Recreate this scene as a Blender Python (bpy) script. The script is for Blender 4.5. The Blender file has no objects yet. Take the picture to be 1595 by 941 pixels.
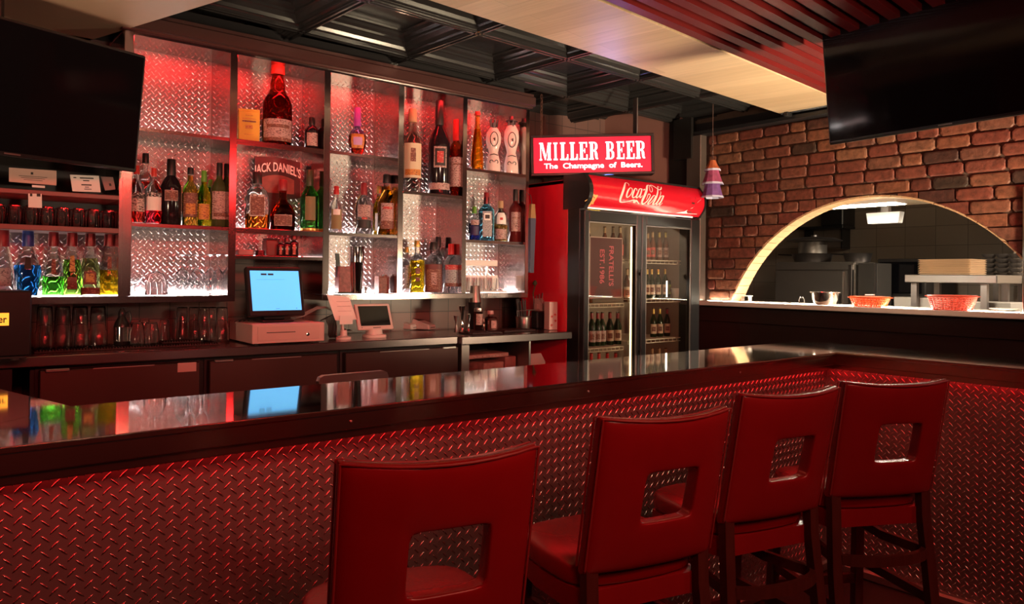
import bpy, bmesh, math, random
from mathutils import Vector, Matrix
from math import sin, cos, pi, radians, sqrt
random.seed(7)
SC = bpy.context.scene
COL = SC.collection
# ---------------------------------------------------------------- camera
W_, H_ = 1595, 941
FPX, YAW, PITCH, ROLL, CX, CY, EYE = 1170.1, 0.685404, 0.0073654, 0.0101554, 797.5, 420.5, 1.45
fwd = Vector((sin(YAW)*cos(PITCH), cos(YAW)*cos(PITCH), sin(PITCH)))
rt0 = Vector((cos(YAW), -sin(YAW), 0)); up0 = rt0.cross(fwd)
rt = rt0*cos(ROLL) + up0*sin(ROLL); up = -rt0*sin(ROLL) + up0*cos(ROLL)
cam = bpy.data.cameras.new('camera'); cam_o = bpy.data.objects.new('camera', cam); COL.objects.link(cam_o)
cam.sensor_width = 36.0; cam.lens = FPX*36.0/W_
cam.shift_x = 0.0; cam.shift_y = -(H_/2 - CY)/W_
cam.clip_start = 0.02
m = Matrix((rt, up, -fwd)).transposed().to_4x4(); m.translation = Vector((0, 0, EYE)); cam_o.matrix_world = m
SC.camera = cam_o
# ---------------------------------------------------------------- colour management, world, large lights
SC.view_settings.view_transform = 'Standard'; SC.view_settings.look = 'None'
SC.view_settings.gamma = 1.0; SC.view_settings.use_curve_mapping = False
SC.view_settings.exposure = 0.0
wd = bpy.data.worlds.new('World'); SC.world = wd; wd.use_nodes = True
wd.node_tree.nodes['Background'].inputs[0].default_value = (0.30, 0.16, 0.14, 1)
wd.node_tree.nodes['Background'].inputs[1].default_value = 0.045

def area(name, loc, target, sx, sy, color, power, spread=180):
    L = bpy.data.lights.new(name, 'AREA'); L.shape = 'RECTANGLE'; L.size = sx; L.size_y = sy
    L.color = color; L.energy = power; L.spread = radians(spread)
    o = bpy.data.objects.new(name, L); COL.objects.link(o); o.location = loc
    o.rotation_euler = (Vector(target)-Vector(loc)).to_track_quat('-Z', 'Y').to_euler()
    return o
RED = (1.0, 0.03, 0.03)
area('red_room_lamp', (-0.3, -1.3, 2.55), (0.6, 1.9, 0.9), 0.35, 0.35, RED, 17)
area('red_room_lamp', (1.6, -1.2, 2.55), (2.2, 1.9, 0.9), 0.35, 0.35, RED, 17)
area('red_room_lamp', (3.0, -1.1, 2.55), (3.4, 1.9, 0.8), 0.35, 0.35, RED, 15)
area('warm_room_lamp', (0.9, -1.6, 2.6), (2.2, 2.6, 1.2), 0.35, 0.10, (1.0, 0.72, 0.48), 6)
area('added_warm_uplight', (4.35, 0.3, 1.30), (4.1, 2.7, 2.7), 0.4, 0.3, (1.0, 0.78, 0.50), 52, 90)  # unseen uplights added to brighten the soffits and ceiling
area('added_warm_uplight', (1.0, -0.3, 1.7), (2.2, 2.5, 2.7), 0.4, 0.2, (1.0, 0.72, 0.50), 14, 75)
area('added_warm_uplight', (-1.3, 1.6, 1.2), (0.1, 3.0, 2.7), 0.3, 0.2, (1.0, 0.66, 0.42), 18, 90)
area('warm_downlight', (1.7, -0.3, 2.62), (1.9, 1.2, 1.0), 0.30, 0.08, (1.0, 0.66, 0.40), 4.5, 100)
area('added_red_back_fill', (0.4, -0.7, 2.5), (1.7, 3.8, 1.35), 0.25, 0.25, RED, 9, 70)  # unseen red light added to tint the back counter
area('red_ceiling_wash', (1.9, 0.3, 1.9), (2.6, 1.6, 2.7), 0.8, 0.2, RED, 1.2, 120)
area('added_blue_glow', (3.95, 3.75, 2.16), (3.3, 3.25, 2.84), 0.08, 0.04, (0.2, 0.3, 1.0), 1.0, 100)  # hidden blue light added on the fridge top to tint the coffers

# ---------------------------------------------------------------- measuring: a photo pixel cast onto a plane of the room
def ray(px, py):
    return rt*((px-CX)/FPX) - up*((py-CY)/FPX) + fwd
EYEV = Vector((0, 0, EYE))
def on_y(px, py, Y): d = ray(px, py); return EYEV + d*(Y/d.y)
def on_x(px, py, X): d = ray(px, py); return EYEV + d*(X/d.x)
def on_z(px, py, Z): d = ray(px, py); return EYEV + d*((Z-EYE)/d.z)
def mpp(p): return (Vector(p)-EYEV).dot(fwd)/FPX      # metres per photo pixel at a point

# ---------------------------------------------------------------- materials
MATS = {}
def mat(name, color=(.5, .5, .5), metal=0.0, rough=0.5, emit=None, estr=0.0, trans=0.0, ior=1.45, bump=0.0, bscale=40.0,
        vary=0.0, vscale=6.0, coat=0.0, stretch=None, alpha=None):
    if name in MATS: return MATS[name]
    mt = bpy.data.materials.new(name); mt.use_nodes = True; MATS[name] = mt
    nt = mt.node_tree; b = nt.nodes['Principled BSDF']
    b.inputs['Base Color'].default_value = (*color, 1); b.inputs['Metallic'].default_value = metal
    b.inputs['Roughness'].default_value = rough; b.inputs['IOR'].default_value = ior
    if trans: b.inputs['Transmission Weight'].default_value = trans
    if coat: b.inputs['Coat Weight'].default_value = coat; b.inputs['Coat Roughness'].default_value = .15
    if emit: b.inputs['Emission Color'].default_value = (*emit, 1); b.inputs['Emission Strength'].default_value = estr
    tc = nt.nodes.new('ShaderNodeTexCoord'); mp = nt.nodes.new('ShaderNodeMapping')
    nt.links.new(tc.outputs['Object'], mp.inputs[0])
    if stretch: mp.inputs['Scale'].default_value = stretch
    nz = nt.nodes.new('ShaderNodeTexNoise'); nz.inputs['Scale'].default_value = vscale; nz.inputs['Detail'].default_value = 5
    nt.links.new(mp.outputs[0], nz.inputs['Vector'])
    v = vary if vary else .06
    mr = nt.nodes.new('ShaderNodeMapRange'); mr.inputs['To Min'].default_value = 1-v; mr.inputs['To Max'].default_value = 1+v
    nt.links.new(nz.outputs[0], mr.inputs[0])
    mx = nt.nodes.new('ShaderNodeVectorMath'); mx.operation = 'SCALE'; mx.inputs[0].default_value = color
    nt.links.new(mr.outputs[0], mx.inputs['Scale']); nt.links.new(mx.outputs[0], b.inputs['Base Color'])
    if bump:
        n2 = nt.nodes.new('ShaderNodeTexNoise'); n2.inputs['Scale'].default_value = bscale; n2.inputs['Detail'].default_value = 4
        nt.links.new(mp.outputs[0], n2.inputs['Vector'])
        bp = nt.nodes.new('ShaderNodeBump'); bp.inputs['Strength'].default_value = bump; bp.inputs['Distance'].default_value = .004
        nt.links.new(n2.outputs[0], bp.inputs['Height']); nt.links.new(bp.outputs[0], b.inputs['Normal'])
    return mt
def pane_mat(name, tint=(1, 1, 1), refl=1.0):
    mt = bpy.data.materials.new(name); mt.use_nodes = True; nt = mt.node_tree; MATS[name] = mt
    for n in list(nt.nodes): nt.nodes.remove(n)
    o = nt.nodes.new('ShaderNodeOutputMaterial'); mix = nt.nodes.new('ShaderNodeMixShader')
    t = nt.nodes.new('ShaderNodeBsdfTransparent'); t.inputs[0].default_value = (*tint, 1)
    g = nt.nodes.new('ShaderNodeBsdfGlossy'); g.inputs['Roughness'].default_value = .02
    fr = nt.nodes.new('ShaderNodeLayerWeight'); fr.inputs[0].default_value = .5
    pw = nt.nodes.new('ShaderNodeMath'); pw.operation = 'POWER'; pw.inputs[1].default_value = 4
    nt.links.new(fr.outputs['Facing'], pw.inputs[0])
    ml = nt.nodes.new('ShaderNodeMath'); ml.operation = 'MULTIPLY_ADD'; ml.inputs[1].default_value = .6*refl; ml.inputs[2].default_value = .03*refl
    nt.links.new(pw.outputs[0], ml.inputs[0]); nt.links.new(ml.outputs[0], mix.inputs[0])
    nt.links.new(t.outputs[0], mix.inputs[1]); nt.links.new(g.outputs[0], mix.inputs[2]); nt.links.new(mix.outputs[0], o.inputs[0])
    return mt
M_STEEL = mat('brushed_steel', (.55, .52, .50), 1, .28, vary=.12, vscale=3, stretch=(1, 1, 40))
M_STEELD = mat('dull_steel', (.30, .27, .26), 1, .42, vary=.15, vscale=4)
M_SHELF = mat('shelf_steel', (.36, .29, .28), 1, .15, bump=.03, bscale=14)
M_TOP = mat('polished_bar_top', (.60, .57, .55), 1, .055, vary=.10, vscale=5, bump=.012, bscale=7)
M_CTOP = mat('counter_steel', (.40, .33, .33), 1, .22, vary=.1, vscale=5)
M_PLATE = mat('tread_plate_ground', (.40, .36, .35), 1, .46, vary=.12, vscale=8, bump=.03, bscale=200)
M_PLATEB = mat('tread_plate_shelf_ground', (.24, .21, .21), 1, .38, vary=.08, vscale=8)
M_LUG = mat('tread_plate_glint_lug', (.85, .80, .78), 1, .20)  # same metal as the sheet, coloured lighter to paint glints; smoother from wear
M_LUGW = mat('tread_plate_worn_lug', (.46, .42, .40), 1, .26)
M_APRON = mat('apron_dark_copper_steel', (.42, .25, .20), 1, .25, vary=.18, vscale=4)
M_BLACK = mat('black_paint', (.012, .011, .011), 0, .35)
M_BLACKP = mat('black_plastic', (.012, .012, .013), 0, .28)
M_SCREEN = mat('screen_glass', (.004, .004, .005), 0, .07)
M_WOODD = mat('dark_wood', (.045, .012, .009), 0, .32, vary=.35, vscale=8, stretch=(6, 6, 1), bump=.05)
M_LEATHER = mat('red_leather', (.15, .006, .008), 0, .25, vary=.10, vscale=14, bump=.035, bscale=160)
M_SEAM = mat('leather_piping', (.16, .02, .02), 0, .4)
M_COFFER = mat('black_coffer_paint', (.022, .021, .022), 0, .22, bump=.03, bscale=30)
M_WHITEP = mat('cream_plastic', (.62, .55, .52), 0, .38)
M_PAPER = mat('paper', (.80, .76, .74), 0, .7)
M_INK = mat('ink', (.03, .03, .03), 0, .7)
M_GLASS = mat('clear_glass', (1, 1, 1), 0, .02, trans=1, ior=1.34, vary=.001)
M_GLASSB = mat('clear_bottle_glass', (.97, .98, .97), 0, .03, trans=1, ior=1.16, vary=.001)
M_PANE = pane_mat('door_pane', (.88, .88, .86), 1.0)
M_RUBBER = mat('rubber', (.02, .018, .018), 0, .7)
M_CHROME = mat('chrome', (.75, .72, .70), 1, .10)
def led(name, c, s): return mat(name, c, emit=c, estr=s, rough=.5)
L_WHITE = led('led_white', (1.0, .93, .86), 26)
L_WHITE2 = led('led_white_soft', (.96, .93, 1.0), 9)
L_DIM = led('led_white_dim', (1.0, .90, .84), 4.0)
L_RED = led('led_red', (1.0, .015, .02), 16)
L_WARM = led('led_warm', (1.0, .80, .45), 9)
L_SILL = led('led_sill', (1.0, .88, .66), 70)

# ---------------------------------------------------------------- mesh building
class MB:
    def __init__(s): s.v = []; s.f = []; s.smooth = False
    def add(s, vs, fs):
        n = len(s.v); s.v += [tuple(p) for p in vs]; s.f += [tuple(i+n for i in f) for f in fs]; return s
    def box(s, x0, x1, y0, y1, z0, z1, b=0.0, M=None):
        if b <= 0:
            vs = [(x0, y0, z0), (x1, y0, z0), (x1, y1, z0), (x0, y1, z0), (x0, y0, z1), (x1, y0, z1), (x1, y1, z1), (x0, y1, z1)]
            fs = [(0, 3, 2, 1), (4, 5, 6, 7), (0, 1, 5, 4), (1, 2, 6, 5), (2, 3, 7, 6), (3, 0, 4, 7)]
        else:
            b = min(b, (x1-x0)*.49, (y1-y0)*.49, (z1-z0)*.49)
            vs = []; idx = {}
            for i, (X, sx) in enumerate(((x0, 1), (x1, -1))):
                for j, (Y, sy) in enumerate(((y0, 1), (y1, -1))):
                    for k, (Z, sz) in enumerate(((z0, 1), (z1, -1))):
                        for a in range(3):
                            d = [b*sx, b*sy, b*sz]; d[a] = 0
                            idx[(i, j, k, a)] = len(vs); vs.append((X+d[0], Y+d[1], Z+d[2]))
            g = idx; fs = []
            for i in (0, 1): fs.append([g[(i, 0, 0, 0)], g[(i, 1, 0, 0)], g[(i, 1, 1, 0)], g[(i, 0, 1, 0)]])
            for j in (0, 1): fs.append([g[(0, j, 0, 1)], g[(1, j, 0, 1)], g[(1, j, 1, 1)], g[(0, j, 1, 1)]])
            for k in (0, 1): fs.append([g[(0, 0, k, 2)], g[(1, 0, k, 2)], g[(1, 1, k, 2)], g[(0, 1, k, 2)]])
            for i in (0, 1):
                for j in (0, 1): fs.append([g[(i, j, 0, 0)], g[(i, j, 1, 0)], g[(i, j, 1, 1)], g[(i, j, 0, 1)]])
            for i in (0, 1):
                for k in (0, 1): fs.append([g[(i, 0, k, 0)], g[(i, 1, k, 0)], g[(i, 1, k, 2)], g[(i, 0, k, 2)]])
            for j in (0, 1):
                for k in (0, 1): fs.append([g[(0, j, k, 1)], g[(1, j, k, 1)], g[(1, j, k, 2)], g[(0, j, k, 2)]])
            for i in (0, 1):
                for j in (0, 1):
                    for k in (0, 1): fs.append([g[(i, j, k, 0)], g[(i, j, k, 1)], g[(i, j, k, 2)]])
        if M is not None: vs = [M @ Vector(p) for p in vs]
        return s.add(vs, fs)
    def hexa(s, bot, top):            # two quads of four points
        return s.add(list(bot)+list(top), [(0, 3, 2, 1), (4, 5, 6, 7), (0, 1, 5, 4), (1, 2, 6, 5), (2, 3, 7, 6), (3, 0, 4, 7)])
    def prism(s, poly, z0, z1):       # polygon in xy extruded in z
        n = len(poly); vs = [(x, y, z0) for x, y in poly]+[(x, y, z1) for x, y in poly]
        fs = [tuple(range(n))[::-1], tuple(range(n, 2*n))]+[(i, (i+1) % n, (i+1) % n+n, i+n) for i in range(n)]
        return s.add(vs, fs)
    def lathe(s, prof, cx=0, cy=0, cz=0, n=24, p=2.0, sy=1.0, rot=0.0, cap=True, M=None):
        vs = []; m_ = len(prof)
        for r, z in prof:
            for i in range(n):
                a = 2*pi*i/n; c, d = cos(a), sin(a)
                k = 1.0 if p == 2.0 else 1.0/((abs(c)**p+abs(d)**p)**(1.0/p))
                x, y = r*k*c, r*k*d*sy
                vs.append((cx+x*cos(rot)-y*sin(rot), cy+x*sin(rot)+y*cos(rot), cz+z))
        fs = []
        for j in range(m_-1):
            for i in range(n):
                i2 = (i+1) % n; fs.append((j*n+i, j*n+i2, (j+1)*n+i2, (j+1)*n+i))
        if cap: fs.append(tuple(range(n))[::-1]); fs.append(tuple((m_-1)*n+i for i in range(n)))
        if M is not None: vs = [M @ Vector(q) for q in vs]
        return s.add(vs, fs)
    def tube(s, pts, r, n=8, closed=False):
        pts = [Vector(p) for p in pts]; m_ = len(pts); vs = []
        rr = r if isinstance(r, (list, tuple)) else [r]*m_
        ref = None
        for j, p in enumerate(pts):
            if closed: t = pts[(j+1) % m_]-pts[j-1]
            else: t = pts[min(j+1, m_-1)]-pts[max(j-1, 0)]
            t.normalize()
            if ref is None: ref = Vector((0, 0, 1)) if abs(t.z) < .9 else Vector((1, 0, 0))
            a = t.cross(ref); a.normalize(); b = a.cross(t); b.normalize(); ref = b
            for i in range(n):
                q = 2*pi*i/n; vs.append(p+(a*cos(q)+b*sin(q))*rr[j])
        fs = []
        for j in range(m_ if closed else m_-1):
            k = (j+1) % m_
            for i in range(n):
                i2 = (i+1) % n; fs.append((j*n+i, j*n+i2, k*n+i2, k*n+i))
        if not closed: fs.append(tuple(range(n))[::-1]); fs.append(tuple((m_-1)*n+i for i in range(n)))
        return s.add(vs, fs)
    def bar(s, pts, w, h):            # rectangular bar along points, w across, h in z
        pts = [Vector(p) for p in pts]; m_ = len(pts); vs = []
        for j, p in enumerate(pts):
            t = pts[min(j+1, m_-1)]-pts[max(j-1, 0)]; t.normalize()
            a = t.cross(Vector((0, 0, 1)))
            if a.length < .2: a = Vector((1, 0, 0))
            a.normalize(); b = a.cross(t); b.normalize()
            for (i, k) in ((-1, -1), (1, -1), (1, 1), (-1, 1)): vs.append(p+a*(w/2*i)+b*(h/2*k))
        fs = [(3, 2, 1, 0), tuple((m_-1)*4+i for i in range(4))]
        for j in range(m_-1):
            for i in range(4): i2 = (i+1) % 4; fs.append((j*4+i, j*4+i2, (j+1)*4+i2, (j+1)*4+i))
        return s.add(vs, fs)
    def build(s, name, material, parent=None, smooth=False, loc=None, rot=None, sub=0, angle=None):
        me = bpy.data.meshes.new(name); me.from_pydata(s.v, [], s.f); me.update()
        bm = bmesh.new(); bm.from_mesh(me); bmesh.ops.recalc_face_normals(bm, faces=bm.faces); bm.to_mesh(me); bm.free()
        me.materials.append(material)
        if smooth:
            for p in me.polygons: p.use_smooth = True
            if angle is None: angle = 40
            try: me.set_sharp_from_angle(angle=radians(angle))
            except Exception: pass
        o = bpy.data.objects.new(name, me); COL.objects.link(o)
        if parent: o.parent = parent
        if loc: o.location = loc
        if rot: o.rotation_euler = rot
        if sub:
            md = o.modifiers.new('sub', 'SUBSURF'); md.levels = sub; md.render_levels = sub
        return o
def thing(name, label, cat, loc=(0, 0, 0), rz=0.0, group=None):
    o = bpy.data.objects.new(name, None); COL.objects.link(o); o.empty_display_size = .05
    o.location = loc; o.rotation_euler = (0, 0, rz); o['label'] = label; o['category'] = cat
    if group: o['group'] = group
    return o
def tag(o, label, cat, group=None, kind=None):
    o['label'] = label; o['category'] = cat
    if group: o['group'] = group
    if kind: o['kind'] = kind
    return o
def struct(name, mb, material, parent=None, smooth=False):
    o = mb.build(name, material, parent, smooth)
    if not parent: o['kind'] = 'structure'
    return o
def copy_tree(o, parent=None):
    c = o.copy(); COL.objects.link(c); c.parent = parent
    for ch in list(o.children): copy_tree(ch, c)
    return c
def build_plate(mb, name, ground, parent, lug=None):
    o = mb.build(name, ground, parent, smooth=True, angle=75); o.data.materials.append(lug or M_LUG)
    ps = o.data.polygons; ps.foreach_set('material_index', [0]+[1]*(len(ps)-1)); return o
def text_mb(s, size, bold=0.0, sx=1.0, shear=0.0):
    """letters of the built-in font as flat faces in x (right) and z (up), facing -y; centred"""
    cu = bpy.data.curves.new('t', 'FONT'); cu.body = s; cu.size = size; cu.align_x = 'CENTER'; cu.align_y = 'CENTER'
    cu.offset = bold; cu.shear = shear; cu.resolution_u = 3
    o = bpy.data.objects.new('t', cu); COL.objects.link(o)
    dg = bpy.context.evaluated_depsgraph_get(); me = bpy.data.meshes.new_from_object(o.evaluated_get(dg))
    mb = MB(); mb.add([(v.co.x*sx, 0, v.co.y) for v in me.vertices], [tuple(p.vertices) for p in me.polygons])
    bpy.data.objects.remove(o); bpy.data.curves.remove(cu); bpy.data.meshes.remove(me)
    return mb
def ribbon(mb, pts, ws, n=5, f=lambda x, z: (x, 0, z)):
    """smooth flat stroke through 2D pts with widths ws; f maps 2D to 3D"""
    P = [Vector((p[0], p[1])) for p in pts]; q = []; w = []
    for i in range(len(P)-1):
        p0, p1, p2, p3 = P[max(i-1, 0)], P[i], P[i+1], P[min(i+2, len(P)-1)]
        for k in range(n):
            t = k/n; q.append(.5*((2*p1)+(p2-p0)*t+(2*p0-5*p1+4*p2-p3)*t*t+(3*p1-p0-3*p2+p3)*t**3)); w.append(ws[i]*(1-t)+ws[i+1]*t)
    q.append(P[-1]); w.append(ws[-1]); vs = []
    for i in range(len(q)):
        t = q[min(i+1, len(q)-1)]-q[max(i-1, 0)]; nrm = Vector((-t.y, t.x))
        if nrm.length > 0: nrm.normalize()
        for sg in (1, -1): c = q[i]+nrm*(w[i]/2*sg); vs.append(f(c.x, c.y))
    mb.add(vs, [(2*i, 2*i+1, 2*i+3, 2*i+2) for i in range(len(q)-1)])
    return mb
def plate(u0, u1, v0, v1, f, pitch=.036, h=.0016, wid=.19):
    """embossed tread plate: a flat sheet and raised lozenge lugs, u across, v up; f(u, v, d) gives the point at height d off the sheet"""
    mb = MB(); mb.add([f(u0, v0, 0), f(u1, v0, 0), f(u1, v1, 0), f(u0, v1, 0)], [(0, 1, 2, 3)])
    a = pitch/2; L = a*.80; Wd = a*wid
    ring = [(1, 0), (.62, .72), (0, 1), (-.62, .72), (-1, 0), (-.62, -.72), (0, -1), (.62, -.72)]
    nu = int((u1-u0)/a); nv = int((v1-v0)/a); mb.lug0 = 1
    for i in range(nu):
        for j in range(nv):
            if (i+j) % 2: continue
            cu, cv = u0+(i+.5)*a, v0+(j+.5)*a
            an = pi/4 if i % 2 == 0 else -pi/4
            c, s = cos(an), sin(an); vs = []
            for k, hh in ((1.0, 0.0002), (.72, h*.75), (.40, h)):
                for (x, y) in ring:
                    X, Y = x*L*(k if k == 1 else k+.08), y*Wd*k
                    uu = min(max(cu+X*c-Y*s, u0), u1); vv = min(max(cv+X*s+Y*c, v0), v1); vs.append(f(uu, vv, hh))
            fs = [tuple(16+q for q in range(8))]
            for r in (0, 1):
                for q in range(8): q2 = (q+1) % 8; fs.append((r*8+q, r*8+q2, (r+1)*8+q2, (r+1)*8+q))
            mb.add(vs, fs)
    return mb
# ================================================================ STRUCTURE
CEIL = 2.75
struct('floor', MB().box(-2.2, 5.2, -3.2, 4.7, -.06, 0), mat('dark_floor_tile', (.035, .018, .015), 0, .35, vary=.3, vscale=3, bump=.1, bscale=12))
# ceiling: black coffered panels, the grid turned a little against the walls
ROT = radians(3.2); NB = Vector((2.39, 3.23)); SX, SY = .69, .65
def cg(i, j, z): 
    x, y = i*SX, j*SY; return (NB.x+x*cos(ROT)-y*sin(ROT), NB.y+x*sin(ROT)+y*cos(ROT), z)
mb = MB()
steps = [(.5, 0), (.455, 0), (.455, .012), (.44, .018), (.425, .018), (.415, .035), (.39, .055), (.375, .060), (.375, .072), (.345, .082), (.33, .095), (.30, .098), (.30, .104), (0.0, .104)]
for i in range(-4, 5):
    for j in range(-2, 3):
        rings = []
        for (q, dz) in steps[:-1]:
            cxx, cyy = i+.5, j+.5
            rings.append([cg(cxx+sx*q, cyy+sy*q, CEIL+dz) for sx, sy in ((-1, -1), (1, -1), (1, 1), (-1, 1))])
        vs = sum(rings, []); fs = []
        for r in range(len(rings)-1):
            for k in range(4): k2 = (k+1) % 4; fs.append((r*4+k, r*4+k2, (r+1)*4+k2, (r+1)*4+k))
        L_ = (len(rings)-1)*4; fs.append((L_, L_+1, L_+2, L_+3)); mb.add(vs, fs)
        # narrow beads along the beams
for i in range(-4, 6):
    for o_ in (-.022, .022):
        mb.bar([cg(i+o_, -2, CEIL-.004), cg(i+o_, 3, CEIL-.004)], .010, .008)
for j in range(-2, 4):
    for o_ in (-.024, .024):
        mb.bar([cg(-4, j+o_, CEIL-.004), cg(5, j+o_, CEIL-.004)], .010, .008)
struct('ceiling', mb, M_COFFER)
M_WALLD = mat('dark_wall_paint', (.10, .035, .028), 0, .55, vary=.2, vscale=4)
# back wall: tiled behind the bottle shelves, painted behind the fridge
def tile_mat(name, c, mortar, sx, sz, rough=.35, squash=None, offset=0.5):
    mt = bpy.data.materials.new(name); mt.use_nodes = True; nt = mt.node_tree; b = nt.nodes['Principled BSDF']; MATS[name] = mt
    tc = nt.nodes.new('ShaderNodeTexCoord'); sep = nt.nodes.new('ShaderNodeSeparateXYZ'); cmb = nt.nodes.new('ShaderNodeCombineXYZ')
    add = nt.nodes.new('ShaderNodeMath'); add.operation = 'ADD'
    nt.links.new(tc.outputs['Object'], sep.inputs[0]); nt.links.new(sep.outputs[0], add.inputs[0]); nt.links.new(sep.outputs[1], add.inputs[1])
    nt.links.new(add.outputs[0], cmb.inputs[0]); nt.links.new(sep.outputs[2], cmb.inputs[1])
    br = nt.nodes.new('ShaderNodeTexBrick'); br.inputs['Scale'].default_value = 1; br.inputs['Brick Width'].default_value = sx; br.inputs['Row Height'].default_value = sz
    br.inputs['Mortar Size'].default_value = .003; br.offset = offset
    br.inputs['Color1'].default_value = (*c, 1); br.inputs['Color2'].default_value = (*[k*.85 for k in c], 1); br.inputs['Mortar'].default_value = (*mortar, 1)
    nt.links.new(cmb.outputs[0], br.inputs['Vector']); nt.links.new(br.outputs['Color'], b.inputs['Base Color']); b.inputs['Roughness'].default_value = rough
    bp = nt.nodes.new('ShaderNodeBump'); bp.inputs['Strength'].default_value = .5; bp.inputs['Distance'].default_value = .002; bp.invert = True
    nt.links.new(br.outputs['Fac'], bp.inputs['Height']); nt.links.new(bp.outputs[0], b.inputs['Normal'])
    return mt
M_TILE = tile_mat('bar_wall_tile', (.16, .085, .075), (.05, .03, .03), .15, .15, offset=0)
struct('wall_back', MB().box(-2.2, 3.36, 4.27, 4.35, 0, 2.9).box(3.36, 3.40, 4.27, 4.62, 0, 2.9).box(3.40, 4.9, 4.58, 4.66, 0, 2.9), M_TILE)
struct('trim_10', MB().box(-2.2, 3.38, 4.02, 4.28, 2.70, 2.78).box(-2.2, 3.38, 4.20, 4.28, 2.6, 2.70), M_COFFER)
M_WALLR = mat('painted_recess_wall', (.20, .085, .07), 0, .6, vary=.25, vscale=2.5)
mb = MB(); mb.hexa([(4.78, 4.58, 0), (5.10, 3.86, 0), (5.18, 3.88, 0), (4.88, 4.62, 0)], [(4.78, 4.58, 2.9), (5.10, 3.86, 2.9), (5.18, 3.88, 2.9), (4.88, 4.62, 2.9)])
mb.box(4.05, 4.07, 4.56, 4.58, 1.9, 2.75)
struct('wall_corner', mb, M_WALLR)
struct('wall_left', MB().box(-2.28, -2.2, -3.2, 4.35, 0, 2.9), M_WALLD)
# brick wall with the serving arch
XW = 5.10; AYC, AR, AZC = 2.41, 1.155, .86
SILL = 1.262
def hw(z): 
    d = AR*AR-(z-AZC)**2
    return sqrt(d) if d > 0 and z < AZC+AR else 0.0
TOPZ = 2.60
bricks = MB(); shades = []
rng = random.Random(3)
ch = .0835; row = 0; z = SILL+.005
def put(y0b, y1b, y0t, y1t, z0, z1):
    g = .005; z0 += g; z1 -= g; y0b += g; y1b -= g; y0t += g; y1t -= g
    if min(y1b-y0b, y1t-y0t) < .015: return
    d = .014+rng.random()*.010; c = .007
    j = lambda: rng.uniform(-.0025, .0025)
    F = XW-d
    def oct_(x, e, cc, jit=0):
        J = (lambda: rng.uniform(-jit, jit)) if jit else (lambda: 0)
        B0, B1, T0, T1 = y0b+e, y1b-e, y0t+e, y1t-e; za, zb_ = z0+e, z1-e; cc = min(cc, (B1-B0)*.3, (T1-T0)*.3, (zb_-za)*.35)
        return [(x, B0+cc, za+J()), (x, B1-cc, za+J()), (x, B1, za+cc), (x, T1, zb_-cc), (x, T1-cc, zb_+J()), (x, T0+cc, zb_+J()), (x, T0, zb_-cc), (x, B0, za+cc)]
    vs = oct_(XW+.004, 0, .012)+oct_(F+c, 0, .014, .002)+oct_(F+.002, .004, .016, .002)+oct_(F, .012, .016)
    fs = [tuple(range(24, 32))]
    for r in (0, 1, 2):
        for k in range(8): k2 = (k+1) % 8; fs.append((r*8+k, r*8+k2, (r+1)*8+k2, (r+1)*8+k))
    bricks.add(vs, fs); sh = rng.random(); shades.extend([sh]*32)
YA, YB = -1.0, 3.72
while z < TOPZ:
    z1 = min(z+ch, TOPZ); y = YB+.11*(row % 2)+rng.uniform(-.03, .03)
    while y > YA:
        L = .215*rng.choice((1, 1, 1, 1.06, .94, .62)); ya, yb = max(y-L, YA), min(y, YB)
        h0, h1 = hw(z), hw(z1)
        if yb-ya > .02:
            lb0, lt0, rb, rtp = AYC-h0, AYC-h1, AYC+h0, AYC+h1      # arch edges at this course
            def arcz(q):
                d = AR*AR-(q-AYC)**2
                return AZC+sqrt(d) if d > 0 else 0
            mid_top = max(arcz(ya), arcz(yb), arcz(min(max(AYC, ya), yb)))
            if mid_top <= z: put(ya, yb, ya, yb, z, z1)
            elif min(arcz(ya), arcz(yb)) < z1:
                n_ = 8; sh = rng.random(); F = XW-.018
                qs = [ya+.005+(yb-ya-.01)*k/n_ for k in range(n_+1)]; bt_ = [max(z+.005, arcz(q)+.002) for q in qs]; tp = z1-.005
                for k in range(n_):
                    if tp-bt_[k] < .004 and tp-bt_[k+1] < .004: continue
                    a_, b_ = min(bt_[k], tp-.001), min(bt_[k+1], tp-.001)
                    vs = [(XW+.004, qs[k], a_), (XW+.004, qs[k+1], b_), (XW+.004, qs[k+1], tp), (XW+.004, qs[k], tp), (F, qs[k], a_), (F, qs[k+1], b_), (F, qs[k+1], tp), (F, qs[k], tp)]
                    bricks.add(vs, [(4, 5, 6, 7), (0, 1, 5, 4), (2, 3, 7, 6)]+([(0, 4, 7, 3)] if k == 0 else [])+([(1, 2, 6, 5)] if k == n_-1 else [])); shades.extend([sh]*8)
        y -= L
    z = z1; row += 1
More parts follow.
